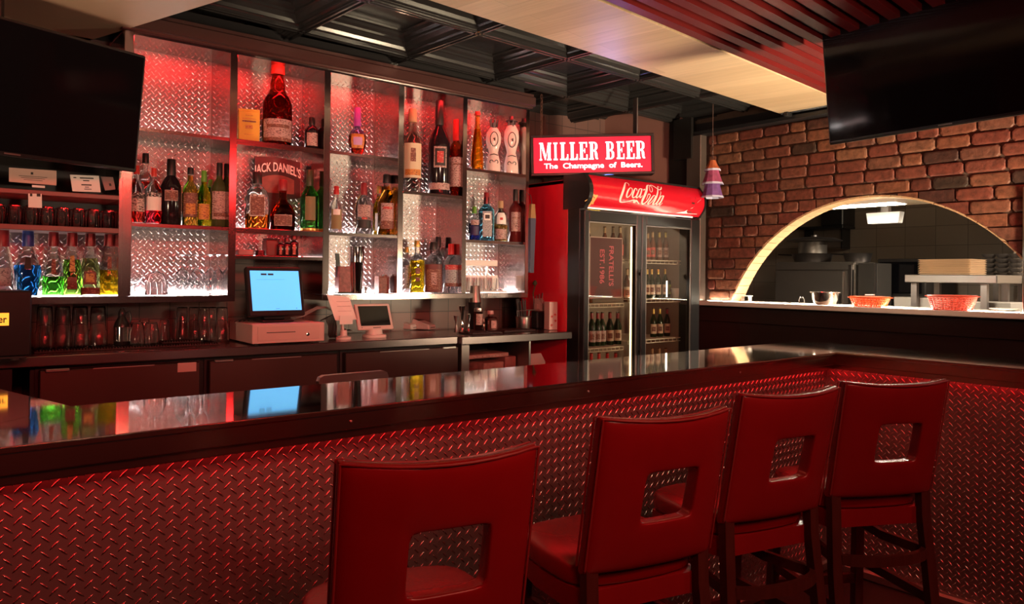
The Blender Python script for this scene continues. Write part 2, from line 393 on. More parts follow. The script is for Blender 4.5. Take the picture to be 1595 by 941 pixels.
def brick_mat():
    mt = bpy.data.materials.new('old_red_brick'); mt.use_nodes = True; nt = mt.node_tree; b = nt.nodes['Principled BSDF']
    at = nt.nodes.new('ShaderNodeAttribute'); at.attribute_name = 'shade'
    cr = nt.nodes.new('ShaderNodeValToRGB'); e = cr.color_ramp.elements
    e[0].position = 0; e[0].color = (.075, .026, .020, 1); e[1].position = 1; e[1].color = (.24, .105, .060, 1)
    for p, c in ((.06, (.045, .028, .020)), (.14, (.17, .042, .028)), (.45, (.19, .056, .036)), (.7, (.22, .082, .044)), (.88, (.16, .062, .042))):
        q = e.new(p); q.color = (*c, 1)
    nt.links.new(at.outputs['Fac'], cr.inputs[0])
    nz = nt.nodes.new('ShaderNodeTexNoise'); nz.inputs['Scale'].default_value = 28; nz.inputs['Detail'].default_value = 6; nz.inputs['Roughness'].default_value = .65
    tc = nt.nodes.new('ShaderNodeTexCoord'); nt.links.new(tc.outputs['Object'], nz.inputs[0])
    mr = nt.nodes.new('ShaderNodeMapRange'); mr.inputs['From Min'].default_value = .3; mr.inputs['From Max'].default_value = .7
    mr.inputs['To Min'].default_value = .45; mr.inputs['To Max'].default_value = 1.35; nt.links.new(nz.outputs[0], mr.inputs[0])
    vm = nt.nodes.new('ShaderNodeVectorMath'); vm.operation = 'SCALE'; nt.links.new(cr.outputs[0], vm.inputs[0]); nt.links.new(mr.outputs[0], vm.inputs['Scale'])
    nt.links.new(vm.outputs[0], b.inputs['Base Color']); b.inputs['Roughness'].default_value = .55
    bp = nt.nodes.new('ShaderNodeBump'); bp.inputs['Strength'].default_value = .8; bp.inputs['Distance'].default_value = .006
    nt.links.new(nz.outputs[0], bp.inputs['Height']); nt.links.new(bp.outputs[0], b.inputs['Normal'])
    return mt
M_MORTAR = mat('mortar', (.10, .062, .046), 0, .9, vary=.25, vscale=30, bump=.5, bscale=60)
# the wall body: columns of quads above the arc, plus the part under the sill
mb = MB(); N = 48
ys = [AYC-hw(SILL)+2*hw(SILL)*k/N for k in range(N+1)]
T = .13
def vert_slab(y0, y1, za0, za1, zt):
    mb.hexa([(XW, y0, za0), (XW+T, y0, za0), (XW+T, y1, za1), (XW, y1, za1)], [(XW, y0, zt), (XW+T, y0, zt), (XW+T, y1, zt), (XW, y1, zt)])
for k in range(N):
    a0 = AZC+sqrt(max(AR*AR-(ys[k]-AYC)**2, 0)); a1 = AZC+sqrt(max(AR*AR-(ys[k+1]-AYC)**2, 0)); vert_slab(ys[k], ys[k+1], a0, a1, 2.9)
vert_slab(ys[-1], 3.90, SILL, SILL, 2.9); vert_slab(YA, ys[0], SILL, SILL, 2.9)
wr = struct('wall_right', mb, M_MORTAR)
bo = bricks.build('brick_face', brick_mat(), wr)
at = bo.data.attributes.new('shade', 'FLOAT', 'POINT')
for i, sh in enumerate(shades): at.data[i].value = sh
# plaster reveal of the arch
mb = MB(); NR = 40; th0 = math.acos((SILL-AZC)/AR)
for k in range(NR):
    a, b_ = -th0+2*th0*k/NR, -th0+2*th0*(k+1)/NR
    P = lambda t, r, x: (x, AYC+r*sin(t), AZC+r*cos(t))
    g = .004
    mb.hexa([P(a, AR-.010, XW-.010), P(b_-g, AR-.010, XW-.010), P(b_-g, AR-.010, XW+T+.01), P(a, AR-.010, XW+T+.01)], [P(a, AR+.002, XW-.010), P(b_-g, AR+.002, XW-.010), P(b_-g, AR+.002, XW+T+.01), P(a, AR+.002, XW+T+.01)])
mb.build('arch_lining', mat('arch_brick_lining', (.62, .42, .24), 0, .6, vary=.15, vscale=12, bump=.3, bscale=30), wr)
# under-sill wall
M_DPAN = mat('dark_stained_panel', (.018, .009, .008), 0, .45, vary=.3, vscale=5, stretch=(1, .3, 6))
mb = MB().box(XW, XW+T, YA, 3.9, 0, SILL-.03).box(XW-.03, XW, YA, 3.80, 1.10, 1.215, .004).box(XW-.012, XW, YA, 3.80, 0, 1.10)
for k in range(5): mb.box(XW-.016, XW-.010, .2+k*.8, .215+k*.8, 0, 1.09)
struct('wall_right_lower', mb, M_DPAN)
# sill shelf, jambs, posts and the black rail over the bricks
struct('trim_1', MB().box(XW-.10, XW+.30, .4, 3.80, SILL-.035, SILL, .004), mat('pale_stone_sill', (.68, .64, .58), 0, .3, vary=.12, vscale=10))
tr = struct('trim_2', MB().box(XW-.11, XW-.03, 3.72, 3.86, SILL, 2.60, .004), mat('steel_door_jamb', (.22, .18, .16), .7, .35))
struct('trim_3', MB().box(5.0, 5.22, 3.86, 4.05, 0, CEIL, .004).box(4.97, 5.0, 3.80, 3.98, 2.42, CEIL), M_BLACK)
struct('trim_4', MB().box(XW-.05, XW+.02, 1.42, 1.50, SILL, 2.0, .006), M_STEEL)
mb = MB().box(XW-.10, XW-.01, YA, 3.80, 2.60, 2.635, .004).box(XW-.06, XW-.01, YA, 3.80, 2.635, 2.70).tube([(XW-.12, YA, 2.665), (XW-.12, 3.0, 2.665)], .024, 10)
mb.box(XW-.16, XW-.04, 2.93, 2.96, 2.62, 2.71, .003)
struct('trim_5', mb, mat('black_rail', (.045, .045, .05), .6, .3))
# pale plank soffit over the bar
def plank_mat(name, c1, c2, w, wrough=.45):
    mt = bpy.data.materials.new(name); mt.use_nodes = True; nt = mt.node_tree; b = nt.nodes['Principled BSDF']
    tc = nt.nodes.new('ShaderNodeTexCoord'); mp = nt.nodes.new('ShaderNodeMapping'); nt.links.new(tc.outputs['Object'], mp.inputs[0])
    br = nt.nodes.new('ShaderNodeTexBrick'); br.inputs['Scale'].default_value = 1; br.inputs['Brick Width'].default_value = 1.1; br.inputs['Row Height'].default_value = w
    br.inputs['Mortar Size'].default_value = .0009; br.inputs['Color1'].default_value = (*c1, 1); br.inputs['Color2'].default_value = (*c2, 1); br.inputs['Mortar'].default_value = (*[k*.55 for k in c1], 1)
    mp.inputs['Rotation'].default_value = (0, 0, radians(80)); nt.links.new(mp.outputs[0], br.inputs[0])
    mp2 = nt.nodes.new('ShaderNodeMapping'); mp2.inputs['Scale'].default_value = (1, 14, 1); nt.links.new(mp.outputs[0], mp2.inputs[0])
    nz = nt.nodes.new('ShaderNodeTexNoise'); nz.inputs['Scale'].default_value = 3; nz.inputs['Detail'].default_value = 6; nt.links.new(mp2.outputs[0], nz.inputs[0])
    mr = nt.nodes.new('ShaderNodeMapRange'); mr.inputs['To Min'].default_value = .78; mr.inputs['To Max'].default_value = 1.2; nt.links.new(nz.outputs[0], mr.inputs[0])
    vm = nt.nodes.new('ShaderNodeVectorMath'); vm.operation = 'SCALE'; nt.links.new(br.outputs[0], vm.inputs[0]); nt.links.new(mr.outputs[0], vm.inputs['Scale'])
    nt.links.new(vm.outputs[0], b.inputs['Base Color']); b.inputs['Roughness'].default_value = wrough
    return mt
SZ = 2.65
A = on_z(640, -9, SZ); B = on_z(1210, 175.5, SZ); Cc = on_z(1300, 153, SZ); D = on_z(915, -6, SZ)
def ext(p, q, t): return (p[0]+(q[0]-p[0])*t, p[1]+(q[1]-p[1])*t)
A2 = ext(B, A, 1.35); D2 = ext(Cc, D, 1.30); B = ext(A, B, 1.02); Cc = ext(D, Cc, 1.08)
struct('trim_6', MB().prism([A2, D2, (min(Cc[0], 5.0), Cc[1]), (5.0, 2.95), (min(B[0], 4.98), B[1])], SZ, CEIL), plank_mat('pale_oak_planks', (.62, .46, .30), (.50, .36, .22), .14))
# red slatted ceiling beyond the soffit
dv = (Vector(Cc)-Vector(D2)).normalized(); nv = Vector((dv.y, -dv.x))
mb = MB(); base = Vector(D2); Lr = (Vector(Cc)-base).length
for k in range(20):
    o0 = base+nv*(.045+k*.098)-dv*.2
    p = [o0, o0+nv*.052, o0+nv*.052+dv*(Lr+.45), o0+dv*(Lr+.45)]
    mb.prism([(min(q.x, 5.08), q.y) for q in p], SZ-.01, SZ+.02)
struct('trim_7', mb, mat('red_stained_slat', (.12, .008, .008), 0, .42, vary=.2, vscale=5, stretch=(.4, 4, 4)))
p = [base+nv*.0-dv*.2, base+nv*2.6-dv*.2, base+nv*2.6+dv*(Lr+.5), base+nv*0+dv*(Lr+.5)]
struct('ceiling_deck', MB().prism([(min(q.x, 5.1), q.y) for q in p], SZ+.09, SZ+.12), mat('black_deck', (.010, .008, .008), 0, .8))
# left dropped soffit
e0 = on_z(345, 0, 2.6); e1 = on_z(150, 60, 2.6); d_ = (e0-e1)
pA = e1-d_*.12; pB = e1+d_*2.1
struct('trim_8', MB().prism([(-2.2, 4.2), (pA.x, pA.y), (pB.x, pB.y), (-2.2, pB.y)], 2.6, CEIL+.02), mat('tan_soffit', (.50, .36, .25), 0, .5, vary=.2, vscale=2.0))

# ================================================================ BAR COUNTER
BT = 1.09; YF = 1.84; YI = 2.29; XO = 3.56; XI = 4.03
bar = thing('bar_counter', 'long L-shaped bar counter with polished steel top and red-lit tread plate front', 'bar counter', (2.0, 2.0, 0))
def rel(mb, o): mb.v = [(x-o[0], y-o[1], z-o[2]) for x, y, z in mb.v]; return mb
bo_ = (2.0, 2.0, 0)
G = .0012
t1 = MB().prism([(-.12, YF), (XO, YF), (XI, YI), (.363, YI)], BT-.016, BT)
rel(t1, bo_).build('countertop', M_TOP, bar)
t2 = MB().prism([(XO+G, YF-.001), (XO, -1.2), (XI, -1.2), (XI+G, YI-.001)], BT-.016, BT)
rel(t2, bo_).build('countertop', M_TOP, bar)
t3 = MB().prism([(-.12-G, YF+.001), (.363-G, YI+.001), (.06, 3.45), (-.42, 3.38)], BT-.016, BT)
rel(t3, bo_).build('countertop', M_TOP, bar)
mb = MB()
mb.box(-.8, XO, YF-.006, YF+.02, BT-.014, BT-.002, .002)
mb.box(-.8, XO+.03, YF, YF+.03, BT-.060, BT-.014, .003).box(-.8, XO+.03, YF+.02, YF+.05, BT-.086, BT-.058, .003)
mb.box(XO, XO+.03, -1.2, YF+.03, BT-.060, BT-.014, .003).box(XO+.02, XO+.05, -1.2, YF+.05, BT-.086, BT-.058, .003)
mb.box(XO-.006, XO+.02, -1.2, YF, BT-.014, BT-.002, .002)
rel(mb, bo_).build('apron', M_APRON, bar)
for k, xx in enumerate((.1, .95, 1.85, 2.75)):
    rel(MB().lathe([(.004, 0), (.004, .003), (.002, .004)], 0, 0, 0, 10, M=Matrix.Translation((xx, YF, BT-.038)) @ Matrix.Rotation(radians(90), 4, 'X')), bo_).build('screw', M_STEELD, bar)
PY = 1.945; PX = 3.665
pf = plate(-.8, PX, .0, BT-.05, lambda u, v, d: (u, PY-d, v), .0345, .0022, .15)
build_plate(rel(pf, bo_), 'tread_plate_front', M_PLATE, bar, M_LUGW)
pf = plate(-1.2, PY, .0, BT-.05, lambda u, v, d: (PX-d, u, v), .0345, .0022, .15)
build_plate(rel(pf, bo_), 'tread_plate_front', M_PLATE, bar, M_LUGW)
mb = MB().box(-.8, XI-.05, PY+.003, YI-.04, 0, BT-.017).box(PX+.003, XI-.05, -1.2, PY+.003, 0, BT-.017)
mb.hexa([(-.8, 1.99, 0), (.30, 2.24, 0), (.03, 3.4, 0), (-.8, 3.4, 0)], [(-.8, 1.99, BT-.017), (.30, 2.24, BT-.017), (.03, 3.4, BT-.017), (-.8, 3.4, BT-.017)])
rel(mb, bo_).build('core', M_STEELD, bar)
mb = MB().box(-.8, PX, PY-.05, PY-.003, 0, .05, .01).box(PX-.05, PX-.003, -1.2, PY-.003, 0, .05, .01)
rel(mb, bo_).build('kick_rail', M_PLATE, bar)
mb = MB().box(-.7, XO, PY-.035, PY-.022, BT-.075, BT-.068).box(PX-.035, PX-.022, -1.1, PY-.05, BT-.075, BT-.068)
rel(mb, bo_).build('led_strip', led('led_red_under_bar', (1.0, .02, .02), 14), bar)
# steel backsplash panel standing up behind the bar
p0, p1 = on_y(493, 588, 2.42), on_y(601, 581, 2.42)
mb = MB(); zz = 1.10; r = .02
poly = [(p0.x, .86), (p0.x, zz-r), (p0.x+.006, zz-.006), (p0.x+r, zz), (p1.x-r, zz), (p1.x-.006, zz-.006), (p1.x, zz-r), (p1.x, .86)]
n = len(poly); mb.add([(x, 2.40, z) for x, z in poly]+[(x, 2.425, z) for x, z in poly], [tuple(range(n)), tuple(range(n, 2*n))[::-1]]+[(i, (i+1) % n, (i+1) % n+n, i+n) for i in range(n)])
mb.box(p0.x-.05, p1.x+.3, 2.38, 2.60, 0, .86)
o = thing('ice_bin', 'steel ice bin whose rounded lid pokes above the inner bar edge', 'ice bin', (p0.x, 2.45, 0))
rel(mb, (p0.x, 2.45, 0)).build('bin_body', M_STEEL, o)
# ================================================================ BAR STOOLS
def make_stool(label):
    t = thing('bar_stool', label, 'bar stool', group='red leather bar stools at the counter')
    # padded back with a square window; u across, w up; leans back
    us = [-.2075, -.196, -.165, -.095, -.079, -.067, .018, .103, .115, .131, .170, .196, .2075]
    ws = [.675, .686, .715, .77, .794, .806, .876, .946, .958, .99, 1.045, 1.082, 1.10]
    def yb(u, w):
        k = (w-.675)/.425
        return -.165-.085*k-.036*(1-(u/.2075)**2)*(.55+.45*k)
    hole = lambda i, j: 5 <= i < 7 and 5 <= j < 7
    nu, nw = len(us), len(ws); vs = []; idx = {}
    for side, off in ((0, 0.028), (1, -0.028)):
        for j, w in enumerate(ws):
            for i, u in enumerate(us):
                e = min(i, nu-1-i, j, nw-1-j)
                inh = (5 <= i <= 7 and 5 <= j <= 7)
                puff = 1.0 if e > 1 else (.84 if e == 1 else .55)
                if inh: puff = .80
                elif 4 <= i <= 8 and 4 <= j <= 8: puff = .93
                ww = w-.013*(1-(u/.2075)**2)*max(0, (w-.96)/.14)**1.5
                idx[(side, i, j)] = len(vs); vs.append((u, yb(u, w)+off*puff, ww))
    fs = []
    for side in (0, 1):
        for j in range(nw-1):
            for i in range(nu-1):
                if hole(i, j): continue
                q = [idx[(side, i, j)], idx[(side, i+1, j)], idx[(side, i+1, j+1)], idx[(side, i, j+1)]]
                fs.append(q if side else q[::-1])
    def wall(a, b): fs.append([idx[(0, *a)], idx[(0, *b)], idx[(1, *b)], idx[(1, *a)]])
    for i in range(nu-1): wall((i, 0), (i+1, 0)); wall((i, nw-1), (i+1, nw-1))
    for j in range(nw-1): wall((0, j), (0, j+1)); wall((nu-1, j), (nu-1, j+1))
    for i in (5, 6): wall((i, 5), (i+1, 5)); wall((i, 7), (i+1, 7))
    for j in (5, 6): wall((5, j), (5, j+1)); wall((7, j), (7, j+1))
    mb = MB(); used = sorted({k for f in fs for k in f}); rm = {k: n for n, k in enumerate(used)}
    mb.add([vs[k] for k in used], [tuple(rm[k] for k in f) for f in fs])
    back = mb.build('backrest', M_LEATHER, t, smooth=True, angle=180, sub=2)
    cr = back.data.attributes.new('crease_edge', 'FLOAT', 'EDGE')
    cor = []
    for (i, j) in ((5, 5), (7, 5), (5, 7), (7, 7), (0, 0), (nu-1, 0), (0, nw-1), (nu-1, nw-1)): cor.append(frozenset((rm[idx[(0, i, j)]], rm[idx[(1, i, j)]])))
    ring_ = set()
    for sd in (0, 1):
        for k in (5, 6):
            for q in (5, 7): ring_.add(frozenset((rm[idx[(sd, k, q)]], rm[idx[(sd, k+1, q)]]))); ring_.add(frozenset((rm[idx[(sd, q, k)]], rm[idx[(sd, q, k+1)]])))
    for e in back.data.edges:
        s = frozenset(e.vertices)
        if s in cor: cr.data[e.index].value = .85
        elif s in ring_: cr.data[e.index].value = .35
    # piping along the outer edges
    for s_ in (-1, 1):
        pts = [(-.2055, yb(-.2055, w)+.0215*s_, w) for w in (.69, .8, .9, 1.0, 1.08, 1.094)]
        pts += [(u, yb(u, 1.1)+.0205*s_, 1.096-.013*(1-(u/.2075)**2)) for u in (-.198, -.15, -.1, -.05, 0, .05, .1, .15, .198)]
        pts += [(.2055, yb(.2055, w)+.0215*s_, w) for w in (1.094, 1.08, 1.0, .9, .8, .69)]
        MB().tube(pts, .0028, 6).build('piping', M_SEAM, back, smooth=True)
    # seat
    def seat_poly(k, dy=0):
        return [(-.19*k, -.17), (.19*k, -.17), (.215*k, -.08), (.225*k, .06), (.21*k, .19), (.15*k, .228+dy), (0, .238+dy), (-.15*k, .228+dy), (-.21*k, .19), (-.225*k, .06), (-.215*k, -.08)]
    mb = MB(); P = seat_poly(1.0); n = len(P); vs = []; fs = []
    for kk, zz in ((.97, .622), (1.0, .627), (1.0, .668), (.97, .685), (.85, .695), (.45, .701)):
        for x, y in P: vs.append((x*kk, .03+(y-.03)*kk, zz))
    for r in range(5):
        for i in range(n): i2 = (i+1) % n; fs.append((r*n+i, r*n+i2, (r+1)*n+i2, (r+1)*n+i))
    fs += [tuple(range(n))[::-1], tuple(5*n+i for i in range(n))]; mb.add(vs, fs)
    seat = mb.build('seat', M_LEATHER, t, smooth=True, angle=180, sub=2)
    mb = MB(); vs = []; fs = []
    for kk, zz in ((.95, .56), (.965, .562), (.965, .621), (.95, .623)):
        for x, y in P: vs.append((x*kk, .03+(y-.03)*kk, zz))
    for r in range(3):
        for i in range(n): i2 = (i+1) % n; fs.append((r*n+i, r*n+i2, (r+1)*n+i2, (r+1)*n+i))
    fs += [tuple(range(n))[::-1], tuple(3*n+i for i in range(n))]; mb.add(vs, fs)
    mb.build('seat_rail', M_LEATHER, t, smooth=True, angle=50)
    for s_ in (-1, 1):
        MB().bar([(s_*.195, -.260, 0), (s_*.192, -.225, .2), (s_*.19, -.195, .42), (s_*.182, -.176, .60), (s_*.182, -.172, .70)], .036, .034).build('leg', M_WOODD, t)
        MB().bar([(s_*.200, .215, 0), (s_*.19, .198, .3), (s_*.185, .185, .562)], .036, .034).build('leg', M_WOODD, t)
        MB().bar([(s_*.193, -.205, .30), (s_*.19, .20, .30)], .020, .034).build('stretcher', M_WOODD, t)
    MB().bar([(-.19, .20, .22), (0, .205, .22), (.19, .20, .22)], .022, .036).build('foot_rest', M_WOODD, t)
    pts = [(-.185+.0*k, 0, 0) for k in range(0)]
    for k in range(15):
        a = pi+ pi*k/14; pts.append((.182*cos(a), -.17+.075*sin(a)*1.0, .465))
    MB().bar(pts, .020, .036).build('curved_stretcher', M_WOODD, t)
    for s_ in (-1, 1):
        MB().bar([(s_*.186, -.17, .465), (s_*.15, .0, .465), (s_*.17, .15, .465), (s_*.188, .19, .465)], .018, .034).build('side_stretcher', M_WOODD, t)
    return t
stool_data = [((.642, 1.293), (1.042, 1.183), 'nearest red leather bar stool, in the foreground left of the others'),
              ((1.352, 1.308), (1.769, 1.21), 'second red leather bar stool, right of the nearest one'),
              ((1.996, 1.323), (2.381, 1.23), 'third red leather bar stool, just left of the farthest one'),
              ((2.535, 1.262), (2.862, 1.092), 'farthest red leather bar stool, turned towards the counter corner')]
proto = None
for (l, r, lab) in stool_data:
    if proto is None: proto = make_stool(lab); o = proto
    else: o = copy_tree(proto); o['label'] = lab
    ang = math.atan2(r[1]-l[1], r[0]-l[0]); mx, my = (l[0]+r[0])/2, (l[1]+r[1])/2
    o.location = (mx-sin(ang)*.262, my+cos(ang)*.262, 0); o.rotation_euler = (0, 0, ang)

# ================================================================ BOTTLE SHELVES
YS, YBK = 3.90, 4.20                      # front and back of the shelves
DIV = [(.815, .856), (1.309, 1.347), (1.828, 1.866), (2.305, 2.341), (2.776, 2.808), (3.302, 3.332)]
ZB, ZT = 1.335, 2.592
BOARDS = {0: [2.142, 1.683], 1: [2.142, 1.683, 1.540], 2: [2.142, 1.683], 3: [1.953], 4: [2.137, 1.677]}
so = (2.07, 4.05, 1.30)
unit = thing('bottle_shelf_unit', 'wide steel back-bar shelf unit with lit tread plate compartments full of bottles', 'shelf', so)
for (a, b) in DIV:
    z0 = ZB-.0015
    rel(MB().box(a, b, YS, YBK+.03, z0, ZT, .0015), so).build('divider', M_SHELF, unit)
mb = MB()
mb.box(.815, 1.347, YS, YBK+.03, 1.300, ZB-.002, .002)
rel(mb, so).build('bottom_board', M_SHELF, unit)
rel(MB().box(1.829, 3.332, YS, YBK+.03, 1.300, ZB-.002, .002), so).build('bottom_board', M_SHELF, unit)
rel(MB().box(.815, 3.332, YS, YBK+.03, ZT, ZT+.02, .002), so).build('top_board', M_SHELF, unit)
mb = MB().box(.79, 3.36, YS-.035, YS+.03, ZT+.012, ZT+.075, .006).box(.80, 3.35, YS-.015, YS+.02, ZT, ZT+.015, .003).box(.80, 3.35, YS-.02, YBK+.06, ZT+.075, ZT+.095)
rel(mb, so).build('cornice', mat('cornice_metal', (.10, .05, .045), .6, .3), unit)
cells = []
for k in range(5):
    x0, x1 = DIV[k][1], DIV[k+1][0]; bs = BOARDS[k]
    for zb in bs: rel(MB().box(x0, x1, YS+.001, YBK+.02, zb-.018, zb, .001), so).build('shelf_board', M_SHELF, unit)
    lo = [ZB]+sorted(bs); hi = [z-.018 for z in sorted(bs)]+[ZT]
    for c in range(len(lo)): cells.append((k, c, x0, x1, lo[c], hi[c]))
    za = ZB if k != 1 else 1.522
    def f(u, v, d): return (u, YBK-d, v)
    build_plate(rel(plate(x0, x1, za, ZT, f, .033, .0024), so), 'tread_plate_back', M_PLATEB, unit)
power = {(0, 0): 20, (0, 1): 6.5, (0, 2): 5.0, (1, 1): .6, (1, 2): 9, (1, 3): 3.0, (2, 0): 20, (2, 1): 15, (2, 2): 4.0, (3, 0): 24, (3, 1): 4.2, (4, 0): 26, (4, 1): 5.5, (4, 2): 5.0}
for (k, c, x0, x1, z0, z1) in cells:
    if (k, c) not in power: continue
    m_ = led('led_white_%d%d' % (k, c), (1.0, .93, .90), power[(k, c)]*(9.5 if c == 0 else 6.5))
    rel(MB().box(x0+.01, x1-.01, YBK-.030, YBK-.020, z0+.001, z0+.010), so).build('led_strip', m_, unit)
# added red strips, hidden by added lips, to redden the plates behind
for k in range(5):
    x0, x1 = DIV[k][1], DIV[k+1][0]
    rel(MB().box(x0, x1, YS, YS+.006, ZT-.014, ZT), so).build('hiding_lip', M_SHELF, unit)
    rel(MB().box(x0+.02, x1-.02, YS+.010, YS+.024, ZT-.004, ZT-.001), so).build('led_strip', led('added_red_top', (1, .015, .02), 85), unit)
x0, x1 = DIV[1][1], DIV[2][0]
for zz in (1.683-.018, 2.142-.018):  # more added red strips and lips, under the second bay's boards
    rel(MB().box(x0, x1, YS+.001, YS+.006, zz-.010, zz), so).build('hiding_lip', M_SHELF, unit)
    rel(MB().box(x0+.02, x1-.02, YS+.010, YS+.022, zz-.004, zz-.001), so).build('led_strip', led('added_red_mid', (1, .015, .02), 45), unit)
# left lower shelf unit below the television
so2 = (.25, 4.05, 1.30)
unit2 = thing('side_shelf_unit', 'dark shelf unit at the left edge with glassware above lit coloured bottles', 'shelf', so2)
mb = MB().box(-.6, .812, YS, YBK+.03, 1.300, ZB-.002, .002)
rel(mb, so2).build('bottom_board', M_SHELF, unit2)
M_DSHELF = mat('dark_red_shelf', (.13, .07, .065), .5, .4)
rel(MB().box(-.6, .812, YS, YBK+.03, 1.628, 1.652, .002), so2).build('shelf_board', M_DSHELF, unit2)
rel(MB().box(-.6, .812, YS, YBK+.03, 1.785, 1.806, .002), so2).build('shelf_board', M_DSHELF, unit2)
rel(MB().box(-.6, .812, YBK+.02, YBK+.03, 1.652, 2.4), so2).build('back_panel', M_BLACK, unit2)
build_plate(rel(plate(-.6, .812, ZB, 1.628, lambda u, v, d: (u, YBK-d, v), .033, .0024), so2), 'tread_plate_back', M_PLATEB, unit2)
rel(MB().box(-.55, .80, YBK-.014, YBK-.004, ZB+.001, ZB+.010), so2).build('led_strip', led('led_white_left', (1, .93, .9), 85), unit2)
rel(MB().box(.800, .814, YS-.004, YBK, 1.30, 2.1), so2).build('end_panel', M_SHELF, unit2)
rel(MB().box(.30, .79, YBK+.005, YBK+.012, 1.655, 1.662), so2).build('led_strip', led('led_red_left', (1, .02, .02), 9), unit2)

# ================================================================ BACK COUNTER (stands a little out of square)
CT = 1.087; CR = radians(-2.4)
co = (3.44, 3.60, 0)
cnt = thing('back_counter', 'steel back counter with cooler doors below the bottle shelves', 'counter', co, CR)
def cx_(px): # photo column on the counter front -> local x
    # front face plane through co with rotation CR
    n = Vector((sin(CR), -cos(CR), 0)); d = ray(px, 545); c = Vector((co[0], co[1], EYE)); t = (c-EYEV).dot(n)/d.dot(n); p = EYEV+d*t
    return (p-Vector(co)).dot(Vector((cos(CR), sin(CR), 0)))
L0 = -4.3; DEP = .50
xA, xB, xC, xD, xE, xF, xG = [cx_(v) for v in (62, 312, 327, 526, 539, 714, 722)]
MB().box(L0, cx_(715), 0, DEP, CT-.045, CT, .004).build('worktop', M_CTOP, cnt)
MB().box(cx_(715)+.001, -.002, -.03, DEP, CT-.050, CT-.002, .004).build('worktop', M_CTOP, cnt)
M_DOOR = mat('cooler_door_steel', (.085, .05, .046), .8, .42, vary=.25, vscale=2.5, stretch=(1, 1, .4))
for (a, b) in ((xA, xB), (xC, xD), (xE, xF)):
    d = MB().box(a, b, .0, .05, .10, CT-.062, .004).build('cooler_door', M_DOOR, cnt)
    MB().box(a+.02 if a != xE else b-.11, a+.11 if a != xE else b-.02, -.008, .0, CT-.070, CT-.056, .003).build('hinge', M_STEEL, d)
    MB().box(a-.012, b+.012, .05, .06, .09, CT-.05).build('gasket', M_RUBBER, d)
    MB().box(a+.2, b-.2, -.004, .0, CT-.067, CT-.062).build('door_handle', M_STEELD, d)
MB().box(xA-.03, xG-.0, .06, DEP-.01, .0, CT-.046).build('carcass', M_BLACK, cnt)
MB().box(xF+.01, xG+.03, -.02, DEP-.01, .0, CT-.051, .002).build('side_panel', M_STEELD, cnt)
MB().box(xG+.03, -.02, DEP-.03, DEP-.01, 0, CT-.051).build('back_panel', M_BLACK, cnt)
MB().box(xG+.03, -.03, .0, DEP-.02, .60, .62).build('lower_shelf', M_STEELD, cnt)
MB().box(-.34, -.325, .0, DEP-.03, .62, CT-.051).build('partition', M_STEELD, cnt)
MB().box(L0, cx_(20), .02, .04, 0, CT-.046).build('side_panel', M_BLACK, cnt)
# sticker on the first door
s = MB().box(cx_(277), cx_(306), -.0015, -.0002, CT-.105, CT-.062).build('sticker', mat('pink_sticker', (.55, .40, .38), 0, .6), cnt)

# ================================================================ FRIDGE
FX0, FX1, FY, FYB, FZ = 3.47, 4.70, 3.50, 4.16, 2.10
fo = ((FX0+FX1)/2, 3.8, 0)
fr = thing('drinks_fridge', 'tall red two-door drinks fridge with a curved red header sign', 'fridge', fo)
M_FRED = mat('fridge_red_enamel', (.62, .012, .03), 0, .25, coat=.5)
M_FBLK = mat('fridge_black_frame', (.012, .012, .013), 0, .3)
M_FIN = mat('fridge_inside', (.30, .22, .17), 0, .5, vary=.1)
FS = 3.66
mb = MB().box(FX0, FX0+.03, FS, FYB, .08, FZ, .004).box(FX1-.03, FX1, FS, FYB, .08, FZ, .004).box(FX0, FX1, FS, FYB, FZ-.03, FZ, .004).box(FX0, FX1, FYB-.03, FYB, .08, FZ, .004)
rel(mb, fo).build('cabinet', M_FRED, fr)
mb = MB().box(FX0, FX0+.05, FY+.045, FS, .06, FZ, .004).box(FX1-.05, FX1, FY+.045, FS, .06, FZ, .004).box(FX0, FX1, FY+.045, FS, 1.90, FZ, .004).box(FX0, FX1, FY+.045, FS, .06, .30, .004)
mb.box(FX0, FX1, FY+.045, FYB, 0, .06)
rel(mb, fo).build('front_frame', M_FBLK, fr)
mb = MB().box(FX0+.031, FX0+.036, FS, FYB-.03, .3, FZ-.05).box(FX1-.036, FX1-.031, FS, FYB-.03, .3, FZ-.05).box(FX0+.036, FX1-.036, FYB-.036, FYB-.031, .3, FZ-.05).box(FX0+.036, FX1-.036, FS, FYB-.03, .30, .32)
rel(mb, fo).build('liner', M_FIN, fr)
# header
HZ0, HZ1 = 1.905, 2.118
def hy(z):
    k = (z-HZ0)/(HZ1-HZ0)*2-1
    return FY+.01-.055*(1-abs(k)**2.2)
M_HEAD = mat('header_red_print', (.50, .008, .02), 0, .22, emit=(.9, .01, .03), estr=.09, coat=.6)
mb = MB(); n = 14; x0, x1 = FX0+.03, FX1-.012; vs = []
for i in range(n+1): z = HZ0+(HZ1-HZ0)*i/n; vs += [(x0, hy(z), z), (x1, hy(z), z), (x1, FY+.03, z), (x0, FY+.03, z)]
fs = []
for i in range(n):
    for k in range(4): k2 = (k+1) % 4; fs.append((i*4+k, i*4+k2, (i+1)*4+k2, (i+1)*4+k))
fs += [(0, 3, 2, 1), (n*4, n*4+1, n*4+2, n*4+3)]; mb.add(vs, fs)
head = rel(mb, fo).build('header_sign', M_HEAD, fr, smooth=True, angle=30)
mb = MB()
